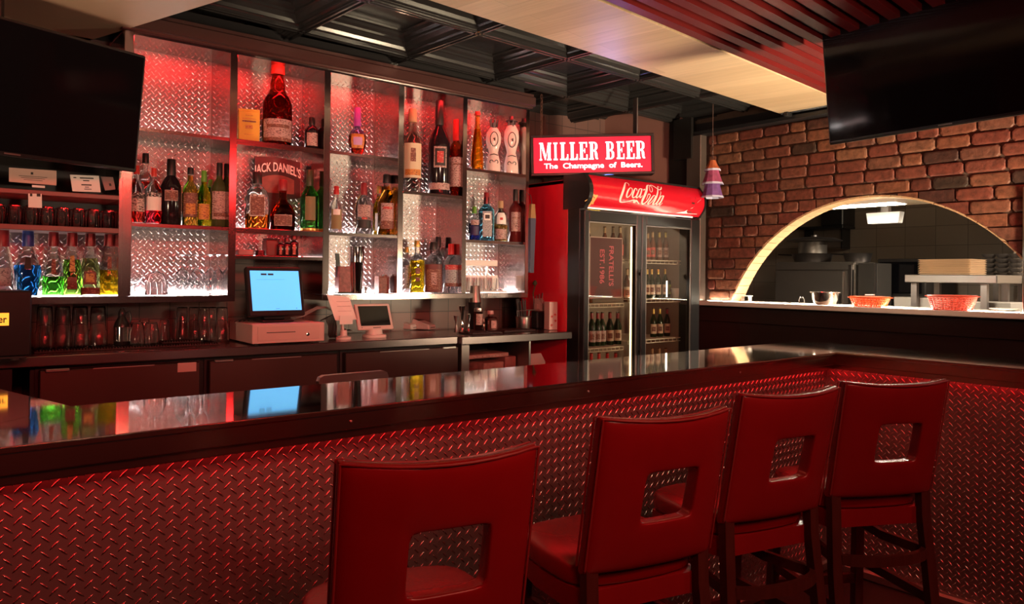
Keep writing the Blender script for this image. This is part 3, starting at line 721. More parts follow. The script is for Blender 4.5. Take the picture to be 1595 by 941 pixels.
for (xa, xb) in ((FX0-.005, FX0+.03), (FX1-.012, FX1+.005)):
    vs = []
    for i in range(n+1): z = HZ0-.008+(HZ1-HZ0+.016)*i/n; q = hy(min(max(z, HZ0), HZ1))-.006; vs += [(xa, q, z), (xb, q, z), (xb, FY+.20, z), (xa, FY+.20, z)]
    fs = []
    for i in range(n):
        for k in range(4): k2 = (k+1) % 4; fs.append((i*4+k, i*4+k2, (i+1)*4+k2, (i+1)*4+k))
    fs += [(0, 3, 2, 1), (n*4, n*4+1, n*4+2, n*4+3)]; mb.add(vs, fs)
mb.box(FX0+.03, FX1-.012, FY-.002, FY+.20, HZ1, HZ1+.012).box(FX0+.03, FX1-.012, FY+.03, FY+.05, HZ0, HZ1)
rel(mb, fo).build('header_cap', M_FBLK, fr)
rel(MB().box(FX0+.03, FX1-.10, FY-.004, FY+.006, HZ0-.010, HZ0-.001), fo).build('header_light_edge', led('header_glow', (1.0, .70, .62), 1.1), fr)
# script lettering, traced stroke by stroke
def hmap(zx, zy, off=.0015):
    p = on_y(955+zx/15.684, 270+zy/15.684, FY-.04); z = min(max(p.z, HZ0), HZ1); return (p.x, hy(z)-off, z)
mb = MB()
def st(pts, ws): 
    ribbon(mb, pts, ws, 6, lambda a, b: hmap(a, b))
st([(405, 300), (425, 262), (405, 228), (360, 228), (300, 300), (240, 410), (195, 530), (175, 620), (190, 685), (245, 705), (340, 695), (430, 668), (500, 655), (530, 690), (560, 670), (600, 695), (648, 742)],
   [14, 16, 14, 18, 38, 52, 54, 48, 40, 26, 18, 18, 34, 66, 44, 26, 8])
st([(440, 350), (400, 370), (345, 440), (315, 530), (325, 585), (365, 575), (420, 510), (458, 430), (462, 370), (440, 350)], [12, 24, 38, 40, 28, 20, 18, 18, 16, 12])
st([(570, 430), (578, 385), (545, 370), (495, 440), (458, 540), (470, 592), (510, 585), (565, 530)], [10, 18, 20, 38, 42, 28, 20, 10])
st([(690, 370), (640, 395), (580, 500), (550, 580), (575, 598), (630, 540), (680, 440), (712, 375), (655, 510), (640, 590), (670, 585), (705, 540)], [14, 22, 36, 34, 20, 20, 20, 30, 32, 26, 16, 8])
st([(740, 412), (785, 386)], [28, 24])
st([(800, 640), (840, 520), (880, 515), (885, 560), (810, 700), (750, 745), (712, 715), (715, 640), (765, 520), (825, 400), (880, 310), (925, 282), (960, 300), (985, 345), (965, 420), (930, 458), (905, 430), (912, 370), (940, 310), (990, 285), (1035, 297), (1090, 350), (1135, 395), (1180, 395), (1222, 355), (1242, 320)],
   [8, 18, 18, 18, 26, 30, 38, 52, 54, 50, 36, 18, 14, 14, 14, 14, 14, 14, 14, 18, 22, 22, 22, 26, 24, 10])
st([(1010, 548), (970, 550), (905, 640), (860, 725), (880, 750), (935, 700), (995, 610), (1018, 560), (1000, 545)], [10, 22, 36, 34, 22, 18, 18, 16, 10])
st([(1190, 340), (1165, 310), (1130, 360), (1090, 450), (1040, 580), (985, 720), (995, 762), (1045, 730), (1110, 600), (1160, 480), (1165, 440)], [10, 14, 20, 32, 38, 40, 26, 18, 14, 12, 10])
st([(1195, 548), (1150, 570), (1085, 680), (1062, 745), (1090, 765), (1145, 700), (1190, 600), (1218, 552), (1165, 680), (1140, 760), (1165, 772), (1200, 720)], [12, 22, 36, 34, 20, 20, 22, 30, 32, 26, 16, 8])
rel(mb, fo).build('script_lettering', mat('header_lettering', (.80, .52, .50), 0, .4, emit=(1, .55, .5), estr=.12), head)
# printed bottle and white swoosh at the right end, gold emblem at the left end
def hpx(px, py, off=.002): return hmap((px-955)*15.684, (py-270)*15.684, off)
mb = MB(); pts = [(1058, 331.5), (1070, 329), (1080, 323), (1086, 315), (1091, 311), (1090.6, 333.5), (1075, 332.6)]
mb.add([hpx(*p, .0012) for p in pts], [tuple(range(len(pts)))]); rel(mb, fo).build('printed_swoosh', mat('header_white', (.75, .70, .68), 0, .4, emit=(1, .9, .88), estr=.3), head)
mb = MB(); pts = [(1074, 330.5), (1081, 331.3), (1081, 317), (1083, 308), (1082, 293.5), (1075, 292.5), (1075, 308), (1077, 316)]
mb.add([hpx(*p, .0022) for p in pts], [tuple(range(len(pts)))]); rel(mb, fo).build('printed_bottle', mat('print_brown', (.10, .02, .015), 0, .4), head)
mb = MB()
ribbon(mb, [(914, 313), (922, 308), (926, 312), (923, 320)], [1, 2.4, 4, 4.5], 4, lambda a, b: hpx(a, b, .0014)); ribbon(mb, [(918, 300), (924, 295)], [1, 1.5], 3, lambda a, b: hpx(a, b, .0014)); ribbon(mb, [(921, 302), (928, 306), (930, 304), (927, 314), (929, 318)], [2, 4, 2, 3, 1], 4, lambda a, b: hpx(a, b, .0014))
rel(mb, fo).build('printed_emblem', mat('print_gold', (.62, .36, .12), 0, .4), head)
p = on_y(916, 326, FY+.04); q = on_y(935.5, 339, FY+.04)
lb = rel(MB().box(p.x, q.x, FY+.042, FY+.0445, q.z, p.z), fo).build('energy_label', mat('yellow_label', (.72, .60, .08), 0, .5), fr)
mb = MB()
for k in range(4): mb.box(p.x+.012, q.x-.018-.01*(k % 2), FY+.0405, FY+.0418, p.z-.016-.013*k, p.z-.012-.013*k)
rel(mb, fo).build('label_print', M_INK, lb)
# doors
def fdoor(xa, xb, gx0, gx1):
    z0, z1 = .34, 1.885; gz0, gz1 = .42, 1.812
    mb = MB().box(xa, gx0, FY, FY+.045, z0, z1, .005).box(gx1, xb, FY, FY+.045, z0, z1, .005).box(gx0, gx1, FY, FY+.045, gz1, z1, .005).box(gx0, gx1, FY, FY+.045, z0, gz0, .005)
    d = rel(mb, fo).build('door', M_FBLK, fr)
    rel(MB().box(gx0, gx1, FY+.020, FY+.024, gz0, gz1), fo).build('glass_pane', M_PANE, d)
    mb = MB().box(gx0, gx0+.006, FY+.004, FY+.012, gz0, gz1).box(gx1-.006, gx1, FY+.004, FY+.012, gz0, gz1).box(gx0, gx1, FY+.004, FY+.012, gz1-.006, gz1)
    rel(mb, fo).build('glass_trim', M_STEELD, d)
    return d
fdoor(FX0+.002, 4.035, 3.515, 3.985); fdoor(4.040, FX1-.002, 4.085, 4.59)
hd = rel(MB().box(4.006, 4.020, FY-.022, FY-.008, .9, 1.5, .004).box(4.006, 4.020, FY-.01, FY, .92, .94).box(4.006, 4.020, FY-.01, FY, 1.46, 1.48), fo).build('door_handle', M_FBLK, fr)
# wire shelves
SHL = [1.575, 1.262, .955, .66]; SHR = [1.575, 1.288, .990, .69]
for (xa, xb, zs) in ((FX0+.04, 4.01, SHL), (4.06, FX1-.04, SHR)):
    for z in zs:
        mb = MB().box(xa, xb, FS-.02, FS-.012, z-.006, z).box(xa, xb, FS-.02, FS-.012, z-.028, z-.024)
        for k in range(13): xx = xa+(xb-xa)*k/12; mb.box(xx-.002, xx+.002, FS-.02, FYB-.04, z-.005, z-.001).box(xx-.0015, xx+.0015, FS-.019, FS-.014, z-.026, z-.004)
        mb.box(xa, xb, FYB-.05, FYB-.044, z-.006, z)
        rel(mb, fo).build('wire_shelf', mat('white_wire', (.70, .62, .50), 0, .4), fr)
pz = on_y(982, 450, FY+.07)
rel(MB().box(pz.x-.004, pz.x+.004, FY+.062, FY+.070, .36, 1.80), fo).build('led_strip', led('fridge_led', (1.0, .74, .36), 6), fr)
rel(MB().box(4.10, 4.60, FS-.01, FS, 1.874, 1.880), fo).build('led_strip', led('fridge_led_top', (1.0, .82, .6), 5), fr)
rel(MB().box(4.47, 4.478, FS-.03, FS-.024, 1.30, 1.42), fo).build('led_strip', led('fridge_led_side', (1.0, .95, .8), 9), fr)

# ================================================================ TELEVISIONS
def tv(name_label, bl, ang, tilt, wdt, hgt, loc_note=None, mirror=1):
    t = thing('television', name_label, 'television', bl, ang)
    R_ = Matrix.Rotation(tilt, 4, 'X')
    x0, x1 = (0, wdt) if mirror == 1 else (-wdt, 0)
    MB().box(x0, x1, 0, .035, 0, hgt, .006, M=R_).build('casing', M_BLACKP, t)
    MB().box(x0+.012, x1-.012, -.003, -.0005, .016, hgt-.012, M=R_).build('screen', M_SCREEN, t)
    MB().box(x0+wdt*.25, x1-wdt*.25, .035, .07, .08, hgt*.7, .01, M=R_).build('rear_housing', M_BLACKP, t)
    mb = MB().box((x0+x1)/2-.12, (x0+x1)/2+.12, .07, .10, .15, .40, M=R_); mb.tube([((x0+x1)/2, .09, .3), ((x0+x1)/2, .12+0, .45), ((x0+x1)/2, .12, 2.62-bl[2] if bl[2] < 2 else 2.75-bl[2])], .02, 8)
    MB.build(mb, 'ceiling_mount', M_BLACK, t)
    MB().box((x0+x1)/2-.03, (x0+x1)/2+.03, -.004, -.0032, .006, .012, M=R_).build('logo_bar', M_STEELD, t)
    return t
# left: bottom right corner at photo (212, 269)
b = on_y(212.5, 269, 3.74)
tv('large black television hanging over the side shelves at the upper left', (b.x, b.y, b.z), radians(20), radians(7), 1.05, .528, mirror=-1)
b = on_x(1291, 226, 3.62)
tvr = tv('large black television hanging in front of the brick wall at the upper right', (b.x, b.y, b.z), radians(-90-7), radians(7), 1.15, .66, mirror=1)
# ================================================================ BOTTLES
def glassm(name, c, ior=1.2, rough=.03): return mat('glass_'+name, c, 0, rough, trans=1, ior=ior, vary=.02)
def liq(name, c): return mat('liquid_'+name, c, 0, .05, trans=1, ior=1.18, vary=.02, emit=None)
def solid(name, c, r=.4, m_=0): return mat('solid_'+name, c, m_, r)
PROF = {
 'round': [(.93, 0), (1, .015), (1, .55), (.97, .60), (.75, .68), (.42, .745), (.34, .78), (.33, .93)],
 'square': [(.95, 0), (1, .01), (1, .60), (.96, .645), (.60, .71), (.36, .745), (.34, .78), (.34, .90)],
 'slim': [(.92, 0), (1, .015), (1, .40), (.9, .48), (.62, .60), (.40, .70), (.34, .80), (.34, .93)],
 'flare': [(.97, 0), (1, .01), (.96, .22), (.80, .44), (.60, .62), (.46, .71), (.43, .75), (.43, .93)],
 'hex': [(.70, 0), (.74, .01), (1.0, .36), (.97, .42), (.62, .62), (.42, .72), (.40, .75), (.40, .93)],
 'squat': [(.90, 0), (1, .02), (1, .30), (.95, .38), (.70, .50), (.38, .57), (.30, .63), (.28, .93)],
 'flask': [(.90, 0), (1, .02), (1, .50), (.97, .58), (.80, .67), (.50, .735), (.30, .76), (.28, .80), (.28, .90)],
 'magnum': [(.93, 0), (1, .012), (1, .42), (.97, .50), (.80, .57), (.62, .61), (.50, .66), (.50, .72), (.38, .80), (.32, .86), (.32, .97)],
 'tall': [(.93, 0), (1, .012), (1, .50), (.95, .57), (.75, .64), (.42, .71), (.36, .74), (.35, .95)],
 'cone': [(.95, 0), (1, .01), (.95, .25), (.70, .55), (.42, .75), (.36, .80), (.36, .96)],
 'shoulder': [(.95, 0), (1, .01), (1, .52), (.97, .56), (.72, .66), (.44, .73), (.36, .75), (.35, .92)],
}
def prof_r(pr, t):
    for (r0, z0), (r1, z1) in zip(pr, pr[1:]):
        if z0 <= t <= z1: return r0+(r1-r0)*((t-z0)/max(z1-z0, 1e-6))
    return pr[-1][0]
def patch(R, pr, H, t0, t1, half, p, sy, rot, off=.0012, n=10, m_=4):
    """a label following the bottle, facing local -y"""
    vs = []
    for j in range(m_+1):
        t = t0+(t1-t0)*j/m_; r = prof_r(pr, t)*R+off
        for i in range(n+1):
            a = -pi/2-half+2*half*i/n; c, s = cos(a), sin(a)
            k = 1.0 if p == 2 else 1.0/((abs(c)**p+abs(s)**p)**(1/p))
            x, y = r*k*c, r*k*s*sy-(off*.2)
            vs.append((x*cos(rot)-y*sin(rot), x*sin(rot)+y*cos(rot), t*H))
    w = n+1; fs = [(j*w+i, j*w+i+1, (j+1)*w+i+1, (j+1)*w+i) for j in range(m_) for i in range(n)]
    return MB().add(vs, fs)
def bottle(label, loc, H, R, shape='round', glass=('clear', (.97, .98, .97)), liquid=None, cap=None, labels=(), p=2.0, sy=1.0, name='bottle', cat='bottle', group=None, opaque=False, capfrac=.9, text=None):
    """labels: (t0, t1, half angle, material); liquid: (name, colour, level); cap: (material, t0, radius factor)"""
    ang = math.atan2(-loc[0], loc[1])   # turned to the room centre, where guests sit
    rz = ang*.8
    t = thing(name, label, cat, loc, rz, group); pr = PROF[shape] if isinstance(shape, str) else shape
    gm = solid(glass[0], glass[1], .12) if opaque else glassm(*glass)
    rot = 0
    MB().lathe([(r*R, z*H) for r, z in pr], n=28, p=p, sy=sy).build('glass_body', gm, t, smooth=True, angle=50)
    if liquid:
        nm, c, lv = liquid
        q = [(r, z) for r, z in pr if z < lv]+[(prof_r(pr, lv), lv)]
        q = [(max(r*R-.0022, .002), max(z*H, .004)) for r, z in q]
        MB().lathe(q, n=28, p=p, sy=sy).build('liquid', liq(nm, c), t, smooth=True, angle=50)
    if cap:
        cm, t0, k = cap; rc = prof_r(pr, t0)*R*k
        MB().lathe([(rc, t0*H), (rc*1.02, t0*H+.004), (rc*.96, H-.004), (rc*.85, H)], n=20).build('cap', cm, t, smooth=True, angle=50)
    for k, L in enumerate(labels):
        t0, t1, hf, mm = L
        patch(R, pr, H, t0, t1, hf, p, sy, rot, .0010+.0006*k).build('label' if k == 0 else 'label_print', mm, t, smooth=True)
    if text:
        s, size, tz, mm = text[:4]; R2 = prof_r(pr, tz)*R
        w = text_mb(s, size, 0.002); w.v = [((R2+.0032)*sin(x/R2)*1.0, -(R2*sy+.0032)*cos(x/R2), tz*H+z) for x, y, z in w.v]
        w.build('lettering', mm, t)
    return t
def bt(label, cx, w, top, zb, Y=4.0, **kw):
    """bottle whose axis is at photo column cx, w photo pixels wide, reaching photo row top, standing at height zb on depth Y"""
    p = on_y(cx, top, Y); s = mpp(p); H = max(p.z-zb, .03)
    return bottle(label, (p.x, Y, zb), H, w*s/2, **kw)
def lab(name, c, ink=(.06, .03, .03), k=.56):
    mt = bpy.data.materials.new('label_'+name); mt.use_nodes = True; nt = mt.node_tree; b = nt.nodes['Principled BSDF']; MATS['label_'+name] = mt
    tc = nt.nodes.new('ShaderNodeTexCoord'); mp = nt.nodes.new('ShaderNodeMapping'); mp.inputs['Scale'].default_value = (1, 1, 2.6)
    nz = nt.nodes.new('ShaderNodeTexNoise'); nz.inputs['Scale'].default_value = 95; nz.inputs['Detail'].default_value = 2
    st_ = nt.nodes.new('ShaderNodeMath'); st_.operation = 'GREATER_THAN'; st_.inputs[1].default_value = k
    mx = nt.nodes.new('ShaderNodeMix'); mx.data_type = 'RGBA'; mx.inputs[6].default_value = (*c, 1); mx.inputs[7].default_value = (*ink, 1)
    nt.links.new(tc.outputs['Object'], mp.inputs[0]); nt.links.new(mp.outputs[0], nz.inputs['Vector']); nt.links.new(nz.outputs[0], st_.inputs[0]); nt.links.new(st_.outputs[0], mx.inputs[0])
    nt.links.new(mx.outputs[2], b.inputs['Base Color']); b.inputs['Roughness'].default_value = .55
    return mt
LP = lab('cream', (.58, .50, .45)); LW = solid('label_white', (.80, .77, .74), .6); LK = solid('label_black', (.02, .018, .018), .5)
LKP = lab('black_print', (.02, .018, .018), (.70, .66, .62), .58)
LR = lab('red', (.42, .03, .03), (.6, .4, .3), .62); LB = lab('brown', (.15, .045, .03), (.40, .22, .15), .60); LG = lab('gold', (.50, .30, .08), (.15, .05, .02), .55)
LGY = lab('grey', (.33, .34, .36), (.08, .08, .10), .58); LPK = lab('pinkish', (.42, .27, .25), (.12, .05, .05), .57); LOR = lab('orange', (.55, .22, .04), (.25, .06, .02), .56)
CK = solid('cap_black', (.015, .013, .013), .35); CRD = solid('cap_dark_red', (.22, .02, .025), .35); CB = solid('cap_blue', (.03, .06, .28), .35)
CG = solid('cap_gold', (.50, .36, .10), .3, .6); CGN = solid('cap_green', (.10, .30, .03), .4); CW = solid('cap_cork', (.42, .26, .14), .6); CRR = solid('cap_bright_red', (.48, .02, .02), .35)
CLEAR = ('clear', (.97, .98, .97)); Z0 = ZB; Z1 = 1.684; Z2 = 2.143
EMB = PROF
# left lower shelf, backlit liqueurs
gl = 'coloured liqueur bottles on the left lit shelf'
YL = 4.02
bt('clear liqueur bottle with dark red cap, leftmost, half behind the black box', 5, 36, 357, Z0, YL, shape='flare', cap=(CRD, .74, 1.06), labels=((.15, .42, .7, LGY),), group=gl)
bt('bright blue liqueur bottle with blue neck beside the black box', 44, 37, 357, Z0, YL, shape='hex', liquid=('blue', (.03, .30, .95), .46), cap=(CB, .74, 1.06), labels=((.40, .58, .25, LK), ), p=2.6, group=gl)
bt('liqueur bottle half full of vivid green, right of the blue one', 84, 31, 357, Z0, YL, shape='flare', liquid=('green', (.12, .85, .06), .29), cap=(CRD, .74, 1.06), labels=((.32, .55, .22, LB),), p=3.0, group=gl)
bt('green liqueur bottle with a tall yellow label strip', 113, 31, 357, Z0, YL, shape='flare', liquid=('limegreen', (.35, .85, .10), .54), cap=(CRD, .74, 1.06), labels=((.36, .60, .28, LG), (.10, .28, .40, LB)), p=3.0, group=gl)
bt('pale green liqueur bottle with a round brown crest and dark base band', 141, 31, 357, Z0, YL, shape='flare', liquid=('palegreen', (.72, .88, .35), .56), cap=(CRD, .74, 1.06), labels=((.17, .36, .55, LB), (.02, .12, .9, LB), (.20, .33, .38, LG)), p=3.0, group=gl)
bt('yellow liqueur bottle next to the shelf divider', 171, 33, 357, Z0, YL, shape='flare', liquid=('yellow', (.98, .72, .02), .38), cap=(CRD, .74, 1.06), labels=((.40, .58, .22, LB),), p=3.0, group=gl)
# bay 1 middle
g1 = 'spirits on the middle shelf of the first compartment'
Y1 = 4.0
bt('clear bottle of red spirit with black banner label, leftmost in its compartment', 213, 26, 258, Z1, 3.975, shape='round', liquid=('red', (.95, .06, .04), .22), cap=(solid('pourer_red', (.5, .04, .03), .4), .85, 1.0), labels=((.20, .52, 1.0, LP), (.42, .52, 1.05, LKP)), group=g1)
bt('black capped red bottle standing behind two clear red ones', 227, 24, 239, Z1, 4.10, shape='round', liquid=('red', (.95, .06, .04), .60), cap=(CK, .86, 1.25), labels=(), group=g1)
bt('clear bottle of red spirit with white label, left of the dark bottle', 240, 24, 262, Z1, 3.985, shape='round', liquid=('redpink', (.92, .04, .08), .24), cap=(solid('pourer_red', (.5, .04, .03), .4), .85, 1.0), labels=((.24, .56, 1.0, LW), (.48, .56, 1.05, LKP)), group=g1)
bt('near-black round-shouldered bottle with a red oval emblem', 267, 30, 248, Z1, Y1, shape='round', glass=('dark', (.014, .008, .010)), opaque=True, cap=(CK, .75, 1.08), labels=((.36, .52, .65, LPK), (.375, .505, .60, LB)), group=g1)
bt('amber bottle with brown label, right of the near-black one', 297, 24, 261, Z1, Y1, shape='round', glass=('clear', (.97, .98, .97)), liquid=('amber', (.92, .42, .05), .86), cap=(CK, .88, 1.15), labels=((.15, .56, .95, LB), (.20, .38, .6, LOR)), group=g1)
bt('small yellow bottle with green cap between amber and dark green', 318, 21, 266, Z1, 3.99, shape='shoulder', liquid=('yellow', (.98, .72, .02), .86), cap=(CGN, .80, 1.1), labels=((.12, .40, .8, LOR),), group=g1)
bt('green glass bottle peeping out behind the small yellow one', 328, 19, 280, Z1, 4.10, shape='round', glass=('green', (.10, .75, .12)), liquid=None, cap=(CGN, .85, 1.1), group=g1)
bt('dark olive bottle with a drawn grey label next to the divider', 342, 25, 254, Z1, 3.99, shape='round', glass=('olive', (.05, .06, .02)), opaque=True, cap=(CK, .80, 1.08), labels=((.12, .55, .95, LPK), (.16, .22, .7, LB)), group=g1)
# bay 2 top
p0 = on_y(373, 167, 4.0); p1 = on_y(412, 167, 4.0)
o = thing('gift_box', 'yellow gift box standing left of the giant cognac bottle', 'box', ((p0.x+p1.x)/2, 4.05, Z2), radians(-16))
w = (p1.x-p0.x)*.80; hh = p0.z-Z2
MB().box(-w/2, w/2, -.05, .05, 0, hh-.012, .003).prism([(-w/2, -.05), (w/2, -.05), (w/2, .05), (-w/2, .05)], hh-.013, hh-.002).build('carton', mat('yellow_carton', (.66, .36, .03), 0, .5), o)
mb = MB(); mb.box(-w/2+.02, w/2-.02, -.0525, -.0505, hh*.70, hh*.72).box(-w/2+.035, w/2-.035, -.0525, -.0505, hh*.80, hh*.815).box(-.018, .018, -.0525, -.0505, hh*.42, hh*.52).box(-w/2+.03, w/2-.03, -.0525, -.0505, hh*.25, hh*.26)
mb.build('print', LOR, o); MB().box(-w*.32, w*.32, -.0526, -.0505, hh*.615, hh*.655).build('print_band', LB, o)
bt('giant cognac bottle with brown glass and a wide grey label on the top shelf', 433, 45, 94, Z2, 4.03, shape='magnum', glass=('cognac', (.42, .06, .02)), liquid=('cognac', (.60, .10, .02), .58), cap=(solid('cap_translucent_red', (.42, .03, .02), .3), .83, 1.35), labels=((.06, .30, 1.15, LPK), (.20, .24, .8, LB), (.05, .09, 1.1, LB)))
bt('tiny dark bottle with a white label alone at the right of the top shelf', 486, 22, 183, Z2, 3.98, shape='round', glass=('dark', (.014, .008, .010)), opaque=True, cap=(CK, .75, 1.1), labels=((.10, .50, .8, LPK),))
# bay 2 middle
p0, p1 = on_y(398, 241, 4.13), on_y(468, 309, 4.13)
o = thing('framed_sign', 'dark arched whiskey advertising sign leaning behind three bottles', 'sign', ((p0.x+p1.x)/2, 4.14, Z1))
w = p1.x-p0.x; zt = p0.z-Z1; zb = max(p1.z-Z1, 0)
mb = MB(); poly = [(-w/2, zb-.0), (-w*.22, zb-.012), (0, zb-.03), (w*.25, zb-.012), (w/2, zb+.0), (w/2, zt*.965), (0, zt), (-w/2, zt*.985)]
n = len(poly); mb.add([(x, -.004, z) for x, z in poly]+[(x, .006, z) for x, z in poly], [tuple(range(n)), tuple(range(n, 2*n))[::-1]]+[(i, (i+1) % n, (i+1) % n+n, i+n) for i in range(n)])
mb.box(-.05, .05, -.002, .02, 0, zb+.01)
mb.build('panel', mat('sign_black_print', (.035, .022, .022), 0, .3), o)
mb = MB(); aa = [(-w*.36+w*.72*k/10) for k in range(11)]
mb.add([(x, -.0052, zb+.02) for x in aa]+[(x, -.0052, zb+(zt-zb)*(.55-.75*(x/w)**2)) for x in aa], [(k, k+1, k+12, k+11) for k in range(10)])
mb.build('picture', mat('sign_picture', (.20, .06, .05), 0, .4, vary=.6, vscale=25), o)
wd_ = text_mb("JACK DANIEL'S", .070, .0012, .58); 
wd_.v = [(x, -.006, zb+(zt-zb)*.74+z*(1.0+.0*x)-(x/w)**2*.12) for x, y, z in wd_.v]; wd_.build('lettering', LW, o)
g2 = 'spirits in front of the whiskey sign'
bt('clear flask bottle with orange spirit and arched brown label', 401, 36, 268, Z1, 3.99, shape='flask', liquid=('orange', (.95, .30, .03), .26), cap=(CK, .79, 1.4), labels=((.22, .60, .68, LP), (.24, .56, .58, LB)), sy=.6, group=g2)
bt('squat red-brown cognac bottle with boxed label in front of the whiskey sign', 441, 38, 280, Z1, 3.975, shape='squat', glass=('cognac2', (.38, .04, .02)), liquid=('cognac', (.60, .10, .02), .50), cap=(CRD, .78, 1.2), labels=((.08, .30, .75, LPK), (.095, .285, .70, LB)), sy=.7, group=g2)
bt('bright green bottle with yellow base band', 483, 29, 265, Z1, 3.99, shape='tall', glass=('green', (.10, .75, .12)), cap=(solid('cap_dark_green', (.02, .05, .02), .4), .74, 1.1), labels=((.18, .56, .55, solid('label_olive', (.16, .13, .05), .5)), (.0, .05, 1.3, CG)), group=g2)
# bay 2 small shelf above the till
zS = 1.541
o = thing('dark_tin', 'dark square tin among small bottles above the till', 'tin', (on_y(422, 380, 4.02).x, 4.03, zS)); s = mpp(on_y(422, 380, 4.02)); MB().box(-9.5*s, 9.5*s, -.035, .035, 0, 25*s, .004).build('tin_body', solid('tin_dark_red', (.07, .012, .012), .35), o); MB().box(-9.0*s, 9.0*s, -.032, .032, 25*s+.0005, 28*s, .003).build('lid', M_BLACKP, o)
for cxp, wp, tp, lb in ((437, 12, 372, 'slim dark bitters bottle, leftmost of three above the till'), (447, 13, 371, 'dark bitters bottle with round cap, middle of three above the till'), (458, 14, 366, 'tallest dark bitters bottle above the till')):
    bt(lb, cxp, wp, tp, zS, 3.99, shape='square', glass=('dark', (.014, .008, .010)), opaque=True, cap=(CK, .76, 1.8), labels=((.1, .55, .3, LB),), group='small bitters bottles above the till')
o = thing('grey_case', 'small grey case lying at the left of the shelf above the till', 'case', (on_y(383, 392, 4.0).x, 4.02, zS), radians(-8)); MB().box(-.042, .042, -.04, .04, 0, .032, .006).build('case_body', solid('case_grey', (.20, .15, .15), .5), o)
o = thing('cable_coil', 'black coiled adapter beside the grey case above the till', 'adapter', (on_y(403, 392, 4.0).x, 3.98, zS))
mb = MB()
for k in range(3): mb.tube([(.020*cos(2*pi*i/14), .018*sin(2*pi*i/14), .006+.009*k) for i in range(14)], .0065, 6, closed=True)
mb.build('coil', M_BLACKP, o, smooth=True)
# bay 3
bt('purple and gold ornate bottle with a spiky stopper alone on the top shelf', 557, 28, 168, Z2, 4.02, shape=[(.35, 0), (.55, .03), (.85, .16), (1, .30), (.95, .42), (.70, .52), (.38, .57), (.30, .62)], glass=('violet', (.62, .35, .80)), liquid=('gold', (.92, .55, .12), .46), cap=(solid('stopper_purple', (.33, .05, .32), .3), .62, 1.3), labels=((.16, .44, .8, LOR), (.22, .38, .5, solid('label_lilac', (.45, .25, .5), .5))), sy=.8)
g3 = 'spirits on the middle shelf of the third compartment'
bt('small clear bottle with red cap and landscape label', 524, 21, 290, Z1, 4.0, shape='shoulder', cap=(CRR, .82, 1.15), labels=((.08, .50, .8, solid('label_landscape', (.26, .22, .10), .6)), (.38, .50, .5, LW)), group=g3)
bt('clear rum bottle with dark red neck and black base label', 567, 26, 285, Z1, 3.99, shape='round', cap=(CRD, .76, 1.02), labels=((.11, .27, 1.0, LK), (.33, .56, .8, LPK), (.28, .32, .3, LR)), group=g3)
bt('yellow spirit bottle standing behind the amber rum bottle', 591, 20, 290, Z1, 4.10, shape='shoulder', liquid=('yellow', (.98, .72, .02), .8), cap=(CG, .85, 1.1), labels=((.10, .45, .7, LW),), group=g3)
bt('amber rum bottle with black stopper next to the divider', 603, 28, 272, Z1, 3.985, shape='shoulder', liquid=('amber', (.92, .42, .05), .8), cap=(CK, .86, 1.3), labels=((.10, .52, .75, LPK), (.10, .23, .78, LB), (.42, .46, .5, LR)), group=g3)
# bay 4 top
g4 = 'tall bottles on the high shelf of the fourth compartment'
Z3 = 1.954
bt('tall clear bottle dotted with round pictures, left on the high shelf', 643, 29, 170, Z3, 3.99, shape=[(.95, 0), (1, .01), (1, .60), (.95, .66), (.55, .70), (.45, .74), (.42, .84), (.36, .88), (.33, .99)], glass=('pale', (.85, .90, .75)), cap=(CW, .84, 1.1), labels=((.17, .58, 1.1, solid('label_parchment', (.60, .50, .34), .6)), (.46, .52, .25, LB), (.36, .46, .28, LB), (.20, .27, .9, LOR)), group=g4)
bt('tall black bottle with oval crest and a green bird perch, tallest on the high shelf', 685, 34, 157, Z3, 3.99, shape='tall', glass=('dark', (.014, .008, .010)), opaque=True, cap=(CK, .74, 1.15), labels=((.28, .50, .60, LPK), (.30, .48, .48, LK), (.33, .45, .30, LR), (.05, .12, 1.1, LPK)), group=g4)
bt('amber whiskey bottle with square pale label, right on the high shelf', 714, 28, 187, Z3, 3.98, shape='round', glass=('amberglass', (.62, .12, .03)), liquid=('orange', (.95, .30, .03), .60), cap=(solid('cap_wax_red', (.55, .03, .03), .25), .72, 1.1), labels=((.12, .50, 1.0, LPK), (.40, .42, .6, LB)), p=2.4, group=g4)
# bay 4 bottom
g5 = 'gin and vodka bottles in the bright lower compartment'
bt('clear bottle at the left edge of the bright lower compartment', 634, 18, 385, Z0, 4.09, shape='square', cap=(CG, .88, 1.1), labels=((.1, .6, .5, LGY),), group=g5)
bt('yellow square bottle with gold ball stopper', 650, 22, 375, Z0, 4.0, shape='square', liquid=('yellow', (.98, .66, .02), .62), cap=(CG, .88, 1.25), labels=((.36, .48, .30, LB), (.22, .30, .3, LB)), p=4, group=g5)
bt('clear shouldered bottle with big dark red label', 675, 27, 377, Z0, 4.0, shape='square', cap=(CK, .84, 1.3), labels=((.02, .56, 1.05, solid('label_maroon', (.13, .03, .03), .5)), (.05, .46, .75, LB), (.16, .40, .3, LPK)), p=3.2, group=g5)
bt('dark capped clear bottle half hidden behind the maroon label', 683, 22, 369, Z0, 4.11, shape='shoulder', cap=(CK, .80, 1.2), group=g5)
bt('clear gin bottle with red cap and red-headed label', 703, 25, 380, Z0, 3.99, shape='round', cap=(CRR, .78, 1.15), labels=((.13, .56, .85, LGY), (.47, .57, .88, LR), (.13, .20, .86, LB)), group=g5)
